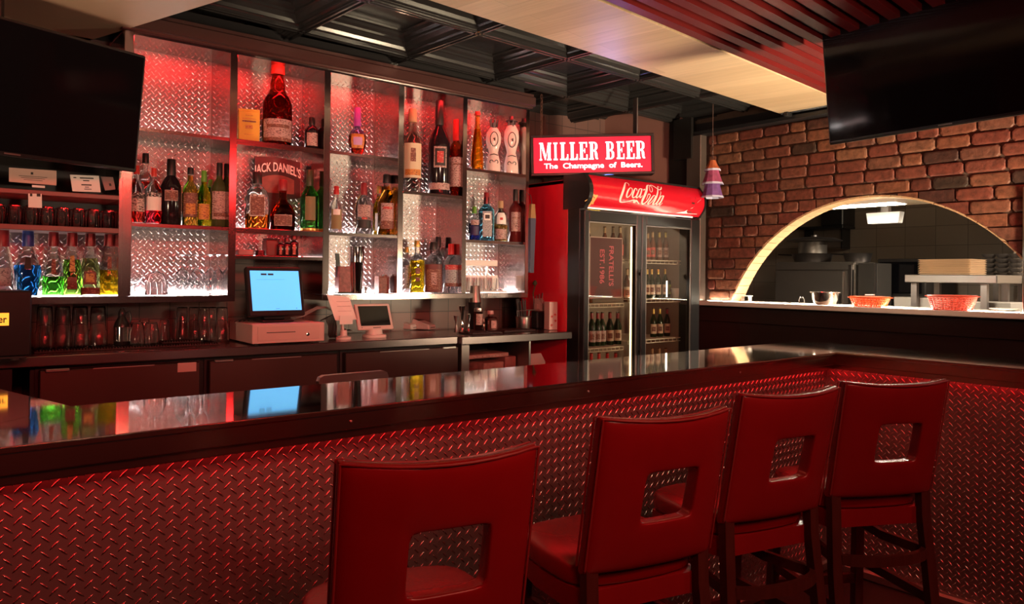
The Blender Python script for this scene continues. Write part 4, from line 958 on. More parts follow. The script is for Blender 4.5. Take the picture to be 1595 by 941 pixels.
bt('pale straw bottle squeezed beside the divider, right of the red-capped gin', 719, 16, 388, Z0, 4.08, shape='shoulder', glass=('pale', (.85, .90, .75)), cap=(CG, .85, 1.1), labels=((.1, .5, .8, solid('label_straw', (.6, .5, .3), .6)),), group=g5)
# bay 5
bt('slim tapering amber bottle at the left of the top right shelf', 744, 20, 174, Z2-.004, 3.99, shape='cone', glass=('honey', (.95, .62, .10)), liquid=('amber', (.92, .42, .05), .7), cap=(solid('cap_dark_red2', (.25, .03, .02), .4), .93, 1.25), group='')
SK = [(.88, 0), (.95, .02), (.92, .18), (.72, .30), (.58, .36), (.72, .44), (.95, .54), (1, .62), (.92, .72), (.60, .80), (.42, .83)]
for cxp, lb, crown in ((769, 'white ceramic tequila figure painted with black scrolls, left of the pair', 0), (797, 'white ceramic tequila figure painted with black scrolls, right one, under a hat', 1)):
    t = bt(lb, cxp, 24, 184 if not crown else 178, Z2-.004, 3.99, shape=SK, glass=('ceramic', (.62, .50, .47)), opaque=True, name='ceramic_figure', cat='bottle', group='painted ceramic tequila figures', sy=.8)
    p = on_y(cxp, 184, 3.99); s = mpp(p); H = p.z-(Z2-.004); R = 12*s
    mb = MB()
    for a0 in range(5):
        a = 2*pi*a0/5; mb.bar([(.40*R*cos(a), .40*R*sin(a), H*.82), (.52*R*cos(a), .52*R*sin(a), H*.97)], .010, .012)
    mb.lathe([(.42*R, H*.80), (.48*R, H*.90), (.30*R, H*.91)], n=14)
    mb.build('crown', CK, t)
    mb = MB()
    for (c0, c1, r0) in ((0, .62, .10), ):
        for k in range(2):
            pts = []
            for i in range(22):
                a = 2*pi*i/22; u = .50*R*cos(a); v = H*(.60+.13*sin(a)); yy = -R*.8*sqrt(max(1-(u/R)**2, .1))*.97; pts.append((u, yy, v))
    mb.tube(pts, .0030, 6, closed=True)
    for sgn in (-1, 1):
        pts = []
        for i in range(16):
            a = i/15*4.2; rr = .30*R*(1-i/22); u = sgn*(.38*R-rr*cos(a)); v = H*(.18)+rr*sin(a)*1.2; pts.append((u, -R*.8*sqrt(max(.9-(u/R)**2, .05)), v))
        mb.tube(pts, .0028, 6)
    mb.tube([(-.55*R, -R*.62, H*.31), (0, -R*.66, H*.33), (.55*R, -R*.62, H*.31)], .0028, 6)
    mb.tube([(-.12*R, -R*.79, H*.60), (.08*R, -R*.79, H*.62), (.05*R, -R*.79, H*.57)], .005, 6)
    mb.build('painted_scroll', CK, t, smooth=True)
    if crown: MB().lathe([(.80*R, H*.935), (.82*R, H*.945), (.40*R, H*.97), (.30*R, H*1.03), (.05, H*1.04)][:4], n=18).build('hat', CK, t, smooth=True)
g6 = 'spirits on the middle shelf of the fifth compartment'
Z4 = 1.678
bt('dark blue bottle half hidden by the divider', 739, 17, 322, Z4, 4.0, shape='square', liquid=('navy', (.02, .05, .35), .5), cap=(CGN, .8, 1.2), labels=((.45, .6, .8, LPK), (.15, .42, .9, solid('label_navy', (.03, .02, .08), .5))), group=g6)
bt('light blue glass gin bottle with grey label', 758, 24, 300, Z4, 3.99, shape='square', glass=('skyblue', (.25, .78, .98)), cap=(CRD, .76, 1.05), labels=((.08, .60, .55, LGY), (.42, .56, .38, LW), (.45, .53, .28, LK)), p=4, group=g6)
bt('round emblem bottle with white medallion between blue gin and red wine-like bottle', 780, 22, 313, Z4, 3.98, shape='round', glass=('pale', (.85, .90, .75)), liquid=('gold', (.92, .55, .12), .40), cap=(CW, .82, 1.2), labels=((.05, .30, .9, LPK), (.42, .70, .7, LW), (.52, .58, .2, LR)), group=g6)
bt('dark red square-shouldered bottle with grey label at the right end', 803, 21, 295, Z4, 3.975, shape='square', glass=('darkred', (.10, .012, .012)), opaque=True, cap=(CK, .78, 1.1), labels=((.20, .56, .75, LPK), (.44, .46, .55, LB)), group=g6)
# ------------------------------------------------ other things on the shelves
def lathe_thing(name, label, cat, cxp, w, top, zb, Y, prof, material, group=None, part='body', n=24, sy=1.0, parent_extra=None, cap=False):
    p = on_y(cxp, top, Y); s = mpp(p); H = p.z-zb; R = w*s/2
    o = thing(name, label, cat, (p.x, Y, zb), 0, group)
    MB().lathe([(r*R, z*H) for r, z in prof], n=n, sy=sy, cap=cap).build(part, material, o, smooth=True, angle=60)
    return o, H, R
WG = [(.52, 0), (.70, .005), (.95, .18), (1.0, .36), (.85, .52), (.25, .64), (.08, .68), (.07, .95), (.55, .985), (.92, 1.0), (.90, 1.0), (.50, .975), (.03, .94), (.03, .70), (.20, .66), (.82, .53), (.965, .36), (.915, .18), (.66, .01)]
WGu = WG
gw = 'upside-down wine glasses in the brightest left compartment'
for cxp, wp, tp, Y, lb in ((284, 25, 396, 4.0, 'large wine glass upside down, leftmost of the tall ones'), (307, 24, 396, 4.02, 'second upside-down wine glass from the left of the tall ones'), (328, 20, 396, 4.0, 'slimmer upside-down wine glass near the right of the compartment'), (340, 18, 396, 3.98, 'rightmost upside-down wine glass beside the divider'), (295, 22, 397, 4.11, 'upside-down wine glass in the back row')):
    lathe_thing('wine_glass', lb, 'glass', cxp, wp, tp, Z0, Y, WGu, M_GLASS, gw, 'glass_body')
CP = [(.95, 0), (1.0, .02), (.92, .45), (.60, .80), (.10, .90), (.08, 1.0), (.05, .88), (.55, .77), (.87, .45), (.94, .02)]
lathe_thing('coupe_glass', 'wide coupe glass upside down left of the wine glasses', 'glass', 244, 34, 418, Z0, 4.0, CP, M_GLASS, None, 'glass_body')
lathe_thing('coupe_glass', 'coupe glass upright at the left edge of the bright compartment', 'glass', 210, 26, 424, Z0, 4.02, [(.5, 0), (.52, .02), (.08, .08), (.07, .45), (.5, .55), (.95, .80), (1, 1), (.97, 1), (.9, .8), (.45, .58), (.03, .5)], M_GLASS, None, 'glass_body')
TM = [(.82, 0), (.84, .01), (1.0, 1.0), (.95, 1.0), (.80, .06), (.0, .05)]
# dark tumblers and stemware on the shelf below the television
gt = 'upside-down tumblers on the dark shelf at the left'
k = 0
places = ['left end', 'second from the left', 'third from the left', 'fourth from the left', 'middle-left', 'middle', 'middle-right', 'fourth from the right', 'third from the right', 'second from the right', 'right end']
for i in range(11):
    for r_ in range(2):
        X = -.02+.078*i if True else 0
        if X > .79: continue
        X = .15+.062*i; 
        o = thing('tumbler', 'red-lit tumbler in the %s row of the dark left shelf, %s' % (('front', 'rear')[r_], places[i]), 'glass', (X, (3.97, 4.05)[r_]+.0, 1.6525), 0, gt)
        MB().lathe([(.029, 0), (.0295, .002), (.025, .085), (.022, .088), (.0, .088), (0, .082), (.021, .080), (.026, .004), (.0285, 0)], n=14, cap=False).build('glass_body', M_GLASS, o, smooth=True)
# papers
def card(name, label, pts, Y, material, th=.003, cat='paper', lines=(), lean=.0):
    P_ = [on_y(x, y, Y) for x, y in pts]; c = sum(P_, Vector())/4
    o = thing(name, label, cat, (c.x, Y, min(q.z for q in P_)))
    zb = min(q.z for q in P_); f = lambda q, d: (q.x-c.x, d+lean*(q.z-zb), q.z-zb)
    mb = MB(); mb.add([f(q, 0) for q in P_]+[f(q, th) for q in P_], [(0, 1, 2, 3), (7, 6, 5, 4), (0, 4, 5, 1), (1, 5, 6, 2), (2, 6, 7, 3), (3, 7, 4, 0)]); mb.build('sheet', material, o)
    mb = MB()
    for (u0, u1, v0, v1) in lines:
        q = []
        for u, v in ((u0, v0), (u1, v0), (u1, v1), (u0, v1)):
            a = P_[0].lerp(P_[1], u); b = P_[3].lerp(P_[2], u); w = a.lerp(b, v); q.append(f(w, -.001))
        mb.add(q, [(0, 1, 2, 3)])
    if lines: mb.build('print', M_INK, o)
    return o
ZD = 1.807
card('certificate', 'reddish certificate with a border, left on the shelf under the television', [(14, 261), (88, 266), (88, 289), (14, 283)], 3.95, solid('paper_tan', (.62, .42, .36), .7), lines=[(.45, .50, .22, .38), (.2, .8, .5, .53), (.25, .75, .62, .65), (.3, .7, .75, .78)])
card('notice_card', 'white notice card with dark lines propped on the shelf under the television', [(109, 272), (154, 274), (157, 299.5), (113, 298)], 3.93, M_PAPER, lines=[(.1, .2, .14, .2), (.32, .8, .14, .21), (.42, .64, .3, .36), (.34, .7, .55, .62), (.45, .6, .7, .74), (.42, .68, .82, .86)])
card('brochure', 'dark brochure with a pale figure leaning right of the white notice card', [(157, 275), (176, 276), (180, 295), (164, 297)], 3.95, solid('brochure_brown', (.24, .13, .12), .4), lines=[(.5, .7, .5, .7)])
card('note_paper', 'white note with two clips hanging from the shelf edge over the tumblers', [(44, 301.5), (65, 302), (65.5, 324), (44, 323)], 3.892, M_PAPER, .001, lines=[(.12, .3, .0, .2), (.62, .9, .0, .2)])
card('price_strip', 'small pale strip lying on the shelf edge beneath the certificate', [(50, 288), (70, 289.5), (70, 293), (50, 291.5)], 3.91, M_PAPER, .002)
# bay 3 bottom: tin with scoop, shakers, jigger, small tin
p = on_y(535, 415, 3.98); s = mpp(p)
o = thing('patterned_tin', 'dark patterned tin with a scoop handle sticking out, left of the shaker tins', 'tin', (p.x, 3.985, Z0)); H = p.z-Z0
MB().box(-10.5*s, 10.5*s, -.03, .03, .006, H, .004).build('tin_body', mat('tin_pattern', (.22, .05, .045), 0, .4, vary=.9, vscale=45), o)
MB().box(-12.5*s, 12.5*s, -.035, .035, 0, .010, .003).build('tray', M_BLACKP, o)
MB().bar([(-8*s, 0, H*.6), (-9.5*s, -.005, H+.01), (-12*s, -.012, H+20*s)], .022, .010).build('scoop_handle', M_BLACKP, o)
sh, H, R = lathe_thing('cocktail_shaker', 'stack of two steel shaker tins standing between the tins', 'shaker', 556, 23, 384, Z0, 3.96, [(.72, 0), (.75, .01), (.98, .66), (1.0, .665), (1.0, .675), (.94, .68), (1.0, .99), (1.02, 1.0), (.97, 1.0), (.92, .69)], M_CHROME, None, 'tin_body')
lathe_thing('jigger', 'tiny steel measuring cup between shaker and small tin', 'jigger', 569.5, 7, 447, Z0, 3.98, [(.7, 0), (.75, .02), (.5, .35), (1, 1), (.9, 1), (.4, .4)], M_STEELD, None, 'cup')
p = on_y(595, 430, 3.99); s = mpp(p); H = p.z-Z0
o = thing('small_tin', 'small speckled square tin with a little lid knob at the right of the compartment', 'tin', (p.x, 3.99, Z0)); MB().box(-9.2*s, 9.2*s, -.028, .028, 0, H-.006, .003).box(-9*s, 9*s, -.027, .027, H-.0055, H, .002).build('tin_body', mat('tin_speckle', (.20, .06, .045), 0, .45, vary=.9, vscale=70), o); MB().box(2*s, 8*s, -.01, .01, H, H+.010, .002).build('lid_knob', M_STEELD, o)
# bay 5 bottom: white rack of glasses
o = thing('glass_rack', 'white two-tier rack glowing in the lower right compartment', 'rack', (3.03, 4.03, Z0))
MRK = solid('rack_white', (.80, .78, .76), .4)
mb = MB().box(-.20, .10, -.05, .07, .175, .215, .004).box(-.20, .19, -.05, .07, .0, .012, .003).box(-.20, .19, .062, .07, .012, .115, .002)
for xx in (-.195, .09): mb.box(xx, xx+.010, .055, .068, .10, .18)
mb.build('rack_frame', MRK, o)
gp = 'small glasses on the white rack'
for i in range(6):
    X = 2.862+.062*i; 
    q = thing('shot_glass', 'small clear glass on the white rack, %s' % ['leftmost', 'second from the left', 'third from the left', 'third from the right', 'second from the right', 'rightmost'][i], 'glass', (X, 4.0, Z0+.0125), 0, gp)
    MB().lathe([(.020, 0), (.021, .003), (.026, .085), (.0245, .085), (.019, .012), (0, .010)], n=14, cap=False).build('glass_body', M_GLASS, q, smooth=True)
# ================================================================ THINGS ON THE BACK COUNTER
def on_cnt(px, py, z=CT): return on_z(px, py, z)
def ctx(px, Y): return on_y(px, 520, Y).x
CTZ = CT+.0006
# ribbed bar mat strips
M_MAT = mat('bar_mat_rubber', (.03, .012, .012), 0, .6)
def barmat(label, xa, xb, y0, y1, rz=CR, z=CTZ, name='bar_mat'):
    o = thing(name, label, 'mat', ((xa+xb)/2, (y0+y1)/2, z), rz); w = (xb-xa)/2; d = (y1-y0)/2
    MB().box(-w, w, -d, d, 0, .006, .002).build('base', M_MAT, o)
    mb = MB(); n = int((xb-xa)/.012)
    for i in range(n): x = -w+.01+i*.012; mb.box(x, x+.005, -d+.008, d-.008, .006, .011)
    mb.build('ribs', M_MAT, o); return o
barmat('long ribbed rubber mat under the tall glasses on the left of the counter', .47, 1.26, 3.85, 4.06)
# tall upside-down glasses
TG = [(1.0, 0), (1.0, .01), (.95, .40), (.86, .44), (.78, .93), (.74, .99), (.66, 1.0), (0, 1.0), (0, .965), (.62, .96), (.70, .92), (.80, .42), (.90, .38), (.95, .01)]
gg = 'tall upside-down glasses on the counter'
def tg(cxp, w, top, Y, lb, prof=TG, name='tall_glass', grp=gg, zz=None):
    return lathe_thing(name, lb, 'glass', cxp, w, top, CTZ+.0115 if zz is None else zz, Y, prof, M_GLASS, grp, 'glass_body')
for cxp, lb in ((70, 'tall upside-down glass right beside the black box'), (98, 'tall upside-down glass, second from the black box'), (125, 'tall upside-down glass, third from the black box'), (153, 'tall upside-down glass, fourth from the black box, left of the syrup dispenser')):
    tg(cxp, 27, 477, 3.93, lb)
for cxp, Y, lb in ((284, 3.99, 'tall upside-down glass over the dark mat, left of the till group'), (303, 4.03, 'tall upside-down glass in the rear of the group beside the till'), (318, 3.93, 'wide upside-down glass in the middle of the group beside the till'), (329, 4.0, 'upside-down glass between the middle glass and the till'), (346, 3.93, 'tall upside-down glass closest to the cash drawer')):
    tg(cxp, 21, 478, Y, lb)
TS = [(1.0, 0), (1.0, .02), (.96, .5), (.80, .90), (.66, 1.0), (0, 1.0), (0, .93), (.6, .92), (.86, .5), (.93, .02)]
for cxp, w, tp, Y, lb in ((214, 23, 502, 3.90, 'short upside-down tumbler just right of the syrup dispenser'), (236, 23, 502, 3.90, 'short upside-down tumbler, second from the syrup dispenser'), (225, 18, 496, 4.03, 'short upside-down tumbler behind the front pair'), (256, 16, 496, 4.0, 'small upside-down tumbler left of the dark mat')):
    tg(cxp, w, tp, Y, lb, TS, 'short_tumbler', 'short upside-down tumblers on the counter')
# syrup dispenser
o, H, R = lathe_thing('syrup_dispenser', 'small glass syrup dispenser with steel collar and dark handle', 'dispenser', 190, 23, 480, CTZ+.0115, 3.93, [(.9, 0), (1, .03), (1, .5), (.85, .62), (.5, .74), (.42, .80)], M_BLACKP, None, 'base_jar', cap=True)
MB().lathe([(R*1.01, H*.12), (R*1.01, H*.50)], n=24, cap=False).build('steel_band', M_CHROME, o, smooth=True)
MB().lathe([(R*.45, H*.78), (R*.5, H*.82), (R*.45, H*.90), (R*.2, H), (R*.1, H)], n=18).build('lid', M_BLACKP, o, smooth=True)
MB().tube([(R*.45, 0, H*.86), (R*.9, 0, H*.92), (R*1.15, 0, H*.75), (R*1.0, 0, H*.55)], .004, 8).build('handle', M_BLACKP, o, smooth=True)
# mesh drip mat
o = barmat('dark slatted drip mat lying between tumblers and the right group of glasses', ctx(252, 3.92), ctx(312, 3.92), 3.90, 4.0, z=CTZ+.0125, name='drip_mat')
# black box with a glowing sign, left end
q0, q1 = on_y(50, 453, 3.60), on_y(47, 549, 3.60)
bx = thing('black_cabinet', 'glossy black box with a glowing orange sign, cut by the left edge of the frame', 'cabinet', (q0.x, 3.6, CTZ))
hb = q0.z-CTZ
MB().box(-.55, 0, 0, .24, .016, hb, .006).build('casing', M_BLACKP, bx)
mb = MB()
for xx, yy in ((-.05, .03), (-.05, .2), (-.5, .03), (-.5, .2)): mb.lathe([(.02, 0), (.018, .017)], xx, yy, 0, 12)
mb.box(-.5, -.02, .01, .22, .008, .017); mb.build('feet', M_RUBBER, bx)
a, b = on_y(14, 487.5, 3.6), on_y(14, 507, 3.6)
MB().box(a.x-q0.x-.16, a.x-q0.x, -.003, -.0005, b.z-CTZ, a.z-CTZ).build('lit_panel', mat('orange_backlight', (1, .5, .05), emit=(1.0, .42, .04), estr=1.3), bx)
w = text_mb('er', .040, .0008, .80); mx_ = max(x for x, y, z in w.v)
w.build('lettering', M_INK, bx, loc=(a.x-q0.x-mx_-.007, -.004, (a.z+b.z)/2-CTZ-.001))
# cash drawer and till screen
def tpt(px, py, Y): return on_y(px, py, Y)
yd = 3.70; l, r = on_y(394, 489, yd), on_y(505, 489, yd); c_ = on_y(394, 521, yd)
dr = thing('cash_drawer', 'cream metal cash drawer under the till screen', 'cash drawer', (l.x, yd+.004, CTZ), radians(-1.5)); w = r.x-l.x; h = .105
MB().box(0, w, 0, .36, .008, h, .003).build('casing', mat('drawer_beige', (.58, .44, .41), 0, .42), dr)
fr_ = MB().box(.025, w-.03, -.004, -.0004, .022, h-.012, .001).build('drawer_front', mat('drawer_beige2', (.55, .41, .38), 0, .4), dr)
MB().box(.07, w-.16, -.006, -.0042, .060, .0635).build('slot', M_INK, fr_)
MB().lathe([(.010, 0), (.009, .006), (.004, .008)], n=14, M=Matrix.Translation((w-.095, -.004, .047)) @ Matrix.Rotation(radians(90), 4, 'X')).build('lock', M_CHROME, fr_, smooth=True)
mb = MB()
for xx in (.03, w-.03):
    for yy in (.03, .33): mb.lathe([(.012, 0), (.011, .009)], xx, yy, 0, 10)
mb.build('foot', M_RUBBER, dr)
zc = CTZ+h+.0006
mn = thing('till_monitor', 'till touchscreen showing a bright blue page, on top of the cash drawer', 'monitor', (on_y(431, 470, 3.82).x, 3.84, zc))
a, b, c, d = [on_y(x, y, 3.80) for x, y in ((383, 409), (473, 409), (485, 471), (391, 471))]
wd2 = (b.x-a.x+d.x*0)/1.0*.98; ww = wd2/2; hz = .262; tl = Matrix.Translation((0, -.03, .032)) @ Matrix.Rotation(radians(-14), 4, 'X')
MB().box(-ww, ww, -.012, .022, 0, hz, .006, M=tl).build('bezel', M_BLACKP, mn)
scr = MB().box(-ww+.020, ww-.020, -.0145, -.0125, .028, hz-.022, M=tl).build('screen', mat('blue_screen', (.1, .5, .9), emit=(.10, .52, 1.0), estr=1.05), mn)
mb = MB()
for xa, xb in ((-.075, -.045), (-.038, -.008)): mb.box(xa, xb, -.0152, -.0148, hz-.046, hz-.037, M=tl)
mb.build('screen_title', M_INK, scr)
mb = MB(); mb.box(-ww+.05, ww-.10, -.0152, -.0148, hz-.070, hz-.0695, M=tl).box(-.01, .01, -.0152, -.0148, .036, .0375, M=tl).box(ww-.05, ww-.045, -.0152, -.0148, .036, .039, M=tl); mb.build('screen_marks', M_INK, scr)
MB().box(-.055, .055, .0, .05, .012, .09, .006).box(-.085, .085, -.05, .09, 0, .012, .005).build('stand', M_BLACKP, mn)
MB().box(-.006, .006, -.0135, -.0122, .010, .016, M=tl).build('power_light', M_CHROME, mn)
# cables draped left and right of the till
cb = thing('power_cables', 'tangle of dark cables lying on the cash drawer behind the till screen', 'cables', (mn.location.x-.14, 3.9, zc))
mb = MB(); rr = random.Random(5)
for k in range(4):
    x0 = -.05+.03*k; mb.tube([(x0, .02*k, .004), (x0+.03, -.03+.02*k, .022), (x0+.09, .01*k, .012), (x0+.12, .03, .008), (x0+.08, .08, .035)], .0035, 6)
mb.build('cable', M_RUBBER, cb, smooth=True)
cb = thing('grey_cables', 'pale cables arching from the till to the paper stand', 'cables', (mn.location.x+.14, 3.92, zc+.0))
mb = MB()
for k in range(3): mb.tube([(-.02, 0, .006+.008*k), (.06, .01, .022+.008*k), (.14, .02, .058+.006*k), (.20, .03, .062+.003*k), (.26, .05, .040), (.275, .05, -.05), (.28, .06, -.103)], .0032, 6)
mb.build('cable', solid('cable_grey', (.30, .26, .25), .5), cb, smooth=True)
# paper stand
o = thing('paper_stand', 'tilted white order sheets on a stand between till and tablet', 'papers', (on_y(538, 500, 3.80).x, 3.82, CTZ))
T0 = Matrix.Rotation(radians(-12), 4, 'X')
A_, B_, C_, D_ = [on_y(x, y, 3.79) for x, y in ((515, 459), (548, 463), (553, 497), (522, 499))]
X0 = o.location.x
mb = MB(); mb.add([(A_.x-X0, .02, A_.z-CTZ), (B_.x-X0, .02, B_.z-CTZ), (C_.x-X0, -.03, C_.z-CTZ), (D_.x-X0, -.03, D_.z-CTZ)], [(0, 3, 2, 1)]); mb.add([(x+.012, y+.004, z-.004) for x, y, z in mb.v[:4]], [(0, 3, 2, 1)]); 
s1 = mb.build('sheet', M_PAPER, o); s1.modifiers.new('th', 'SOLIDIFY').thickness = .0012
A2_, C2_ = on_y(530, 492, 3.77), on_y(550, 505, 3.77)
s2 = MB().box(A2_.x-X0, C2_.x-X0, -.045, -.044, C2_.z-CTZ, A2_.z-CTZ).build('slip', M_PAPER, o)
mb = MB()
for k in range(4): mb.box((A_.x+.045)-X0, (B_.x)-X0, -.008-.010*k, -.0075-.010*k, A_.z-CTZ-.040-.026*k, A_.z-CTZ-.0388-.026*k)
mb.build('print', solid('ink_grey', (.3, .26, .26), .7), s1)
MB().lathe([(.042, 0), (.042, .012), (.02, .018), (.018, .05)], .0, .0, 0, 20).bar([(0, .01, .04), (0, .03, .17)], .012, .012).build('stand', M_WHITEP, o, smooth=True, angle=40)
# bundle of dark cords
cb = thing('cord_bundle', 'bundle of dark cords hanging down beside the paper stand', 'cords', (on_y(514, 510, 3.90).x, 3.90, CTZ))
mb = MB()
for k in range(7): xx = -.02+.007*k; mb.tube([(xx-.03, .02, .10+.003*k), (xx-.005, 0, .11+.004*k), (xx+.008, -.01, .07), (xx+.005, -.012, .02), (xx+.02, .0, .004)], .0032, 6)
mb.build('cord', M_RUBBER, cb, smooth=True)
# calculator
p = on_cnt(549, 517); o = thing('calculator', 'black desk calculator with grey base in front of the paper stand', 'calculator', (p.x, p.y+.045, CTZ), radians(14))
MB().box(-.075, .075, -.045, .045, 0, .008, .004).build('base', M_WHITEP, o)
tk = Matrix.Translation((0, 0, .010)) @ Matrix.Rotation(radians(14), 4, 'X')
kb = MB().box(-.070, .070, -.04, .045, 0, .014, .004, M=tk).build('keyboard', M_BLACKP, o)
mb = MB()
for i in range(8):
    for j in range(4): mb.box(-.062+.016*i, -.050+.016*i, -.032+.015*j, -.022+.015*j, .0142, .0175, M=tk)
mb.build('key', solid('key_grey', (.10, .09, .09), .5), kb)
# tablet terminal
A_, B_, C_, D_ = [on_y(x, y, 3.82) for x, y in ((556, 470), (608, 470), (622, 505), (568, 506))]
o = thing('tablet_terminal', 'white framed tablet terminal with a dark screen on the counter', 'tablet', ((A_.x+B_.x)/2+.012, 3.85, CTZ), radians(-4))
ww = (B_.x-A_.x)/2*1.02; tk = Matrix.Translation((0, -.045, .046)) @ Matrix.Rotation(radians(-25), 4, 'X'); hz = .158
MB().box(-ww, ww, -.006, .014, 0, hz, .005, M=tk).build('frame', M_WHITEP, o)
MB().box(-ww+.018, ww-.018, -.0085, -.0065, .022, hz-.016, M=tk).build('screen', M_SCREEN, o)
mb = MB(); mb.box(-.02, .028, -.0082, -.0066, .008, .0115, M=tk); mb.box(-ww+.02, -ww+.023, -.0082, -.0066, .008, .014, M=tk); mb.build('logo', M_INK, o)
MB().lathe([(.062, 0), (.064, .006), (.062, .016), (.045, .02)], 0, -.02, 0, 28, p=3).lathe([(.045, .02), (.042, .048)], 0, -.015, 0, 24, p=3).box(-.03, .03, .0, .03, .03, .11, .005).build('base', M_WHITEP, o, smooth=True, angle=40)
# two card readers
for px_, lb in ((636, 'cream card reader with dark slanted screen, left of the pair'), (663, 'cream card reader with dark slanted screen, right of the pair')):
    p = on_cnt(px_+4, 514); o = thing('card_reader', lb, 'card reader', (p.x, p.y+.10, CTZ), radians(26), 'cream card readers on the counter'); o.scale = (1.35, 1.15, 1.25)
    w = .036
    mb = MB(); mb.hexa([(-w, -.085, 0), (w, -.085, 0), (w, .085, 0), (-w, .085, 0)], [(-w*.92, -.080, .026), (w*.92, -.080, .026), (w*.92, .083, .070), (-w*.92, .083, .070)])
    b_ = mb.build('body', M_WHITEP, o); md = b_.modifiers.new('bev', 'BEVEL'); md.width = .007; md.segments = 3
    mb = MB(); mb.hexa([(-w*.8, -.01, .0455), (w*.8, -.01, .0455), (w*.8, .078, .0690), (-w*.8, .078, .0690)], [(-w*.8, -.01, .0475), (w*.8, -.01, .0475), (w*.8, .078, .0712), (-w*.8, .078, .0712)]); mb.build('screen', M_SCREEN, o)
    MB().box(-.02, .02, -.0872, -.085, .010, .013).build('card_slot', M_INK, o)
# tray with bar tools
tx0, tx1 = on_cnt(697, 517).x, on_cnt(762, 517).x
barmat('dark rubber service tray holding jiggers and shakers', tx0+.0, tx1, 3.68, 3.86, z=CTZ, name='service_mat')
barmat('ribbed rubber mat between square bottle and cutlery caddy', ctx(775, 3.8), ctx(822, 3.8), 3.72, 3.88, z=CTZ, name='bar_mat')
zt = CTZ+.012
def ct(name, lb, cat, cxp, w, top, Y, prof, m_, part='body', grp=None, z=zt, **k): return lathe_thing(name, lb, cat, cxp, w, top, z, Y, prof, m_, grp, part, **k)
JG = [(.75, 0), (.8, .01), (.30, .42), (.28, .46), (.45, .62), (1, 1), (.93, 1), (.25, .52)]
ct('double_jigger', 'tall steel double jigger with wide top on the service mat', 'jigger', 720, 12, 477, 3.76, JG, M_CHROME, 'cup')
ct('small_jigger', 'short dark jigger at the left of the service mat', 'jigger', 711, 9, 492, 3.76, JG, M_STEELD, 'cup')
ct('narrow_jigger', 'narrow steel jigger right of the tall double jigger', 'jigger', 730, 8, 489, 3.74, JG, M_CHROME, 'cup')
SHK = [(.75, 0), (.78, .01), (1.0, .52), (1.02, .53), (.95, .535), (.80, .97), (.84, 1.0), (.78, 1.0)]
ct('boston_shaker', 'tall steel shaker on a black cup behind the jiggers', 'shaker', 739, 21, 446, 3.92, [(.72, 0), (1.0, .62), (1.02, .63)], M_BLACKP, 'lower_cup')
o = ct('steel_tumbler', 'steel shaker tin resting upside down in the black cup', 'shaker', 740, 20, 445, 3.92, [(1.0, 0), (.98, .02), (.74, .97), (.70, 1.0)], M_STEEL, 'tin_body', z=zt+.155, cap=True)[0]
o, H, R = ct('spice_jar', 'small grinder jar with label and steel lid behind the square bottle', 'jar', 745, 14, 480, 3.84, [(.9, 0), (1, .03), (1, .8), (.9, .84)], glassm('rosy', (.7, .35, .33)), 'jar_body', cap=True)
MB().lathe([(R*.95, H*.84), (R, H*.87), (R*.95, H)], n=18).build('lid', M_STEEL, o, smooth=True); patch(R, [(1, 0), (1, 1)], H, .25, .75, 1.1, 2, 1, 0).build('label', LPK, o)
o, H, R = ct('square_bottle', 'squat square clear bottle with a stopper and printed flowers', 'bottle', 764, 25, 484, 3.80, [(.92, 0), (1, .03), (1, .55), (.85, .66), (.35, .70), (.30, .84)], glassm('rosy2', (.85, .6, .58)), 'glass_body', n=28, sy=.7, cap=True)
MB().lathe([(R*.38, H*.82), (R*.42, H*.86), (R*.38, H)], n=18).build('stopper', solid('stopper_rose', (.45, .2, .2), .3), o, smooth=True)
MB().box(-R*.4, R*.4, -R*.72, -R*.705, H*.12, H*.5).build('label', mat('label_flowers', (.42, .18, .17), 0, .5, vary=.9, vscale=60), o)
# cutlery caddy
o = thing('cutlery_caddy', 'wire caddy with a steel cup full of black straws and stirrers', 'caddy', (on_y(815, 490, 3.86).x, 3.86, CTZ)); 
MB().lathe([(.045, 0), (.047, .004), (.050, .085), (.047, .085), (.044, .006), (0, .005)], n=28, cap=False).build('steel_cup', M_STEEL, o, smooth=True, angle=60)
mb = MB(); mb.tube([(.052*cos(2*pi*i/20), .052*sin(2*pi*i/20), .086) for i in range(20)], .003, 6, closed=True); mb.tube([(-.05+.0, -.0, .125), (.0, -.055, .132), (.08, -.055, .132), (.13, -.02, .128), (.13, .03, .128), (.0, .05, .13)], .003, 6, closed=True)
for a in range(4): mb.tube([(.05*cos(a*1.57), .05*sin(a*1.57), .085), (.055*cos(a*1.57), .055*sin(a*1.57), .128)], .0022, 5)
mb.build('wire_frame', M_STEELD, o, smooth=True)
mb = MB(); rr = random.Random(2)
for k in range(16):
    a = rr.uniform(0, 2*pi); r_ = rr.uniform(.005, .032); x, y = r_*cos(a), r_*sin(a); mb.tube([(x*.8, y*.8, .01), (x-.018+rr.uniform(-.03, .01), y*1.1, .195+rr.uniform(-.01, .012))], .0036, 6)
mb.build('straw', solid('straw_black', (.035, .03, .03), .35), o)
o = thing('utensil_holder', 'black holder stuffed with napkins and forks right of the straw cup', 'holder', (on_y(838, 490, 3.90).x, 3.89, CTZ))
MB().box(-.045, .045, -.035, .035, 0, .12, .008).build('cup', M_BLACKP, o)
mb = MB()
for k in range(8): x = -.035+.010*k; mb.box(x, x+.006, -.02, .02, .10, .17+.012*((k*3) % 4), .002)
mb.build('napkin', solid('napkin_pink', (.40, .22, .21), .7), o)
mb = MB()
for k in range(4): x = -.03+.02*k; mb.bar([(x, .01, .10), (x-.012+.008*k, .012, .22+.008*k)], .008, .003)
mb.build('fork_handle', M_STEELD, o)
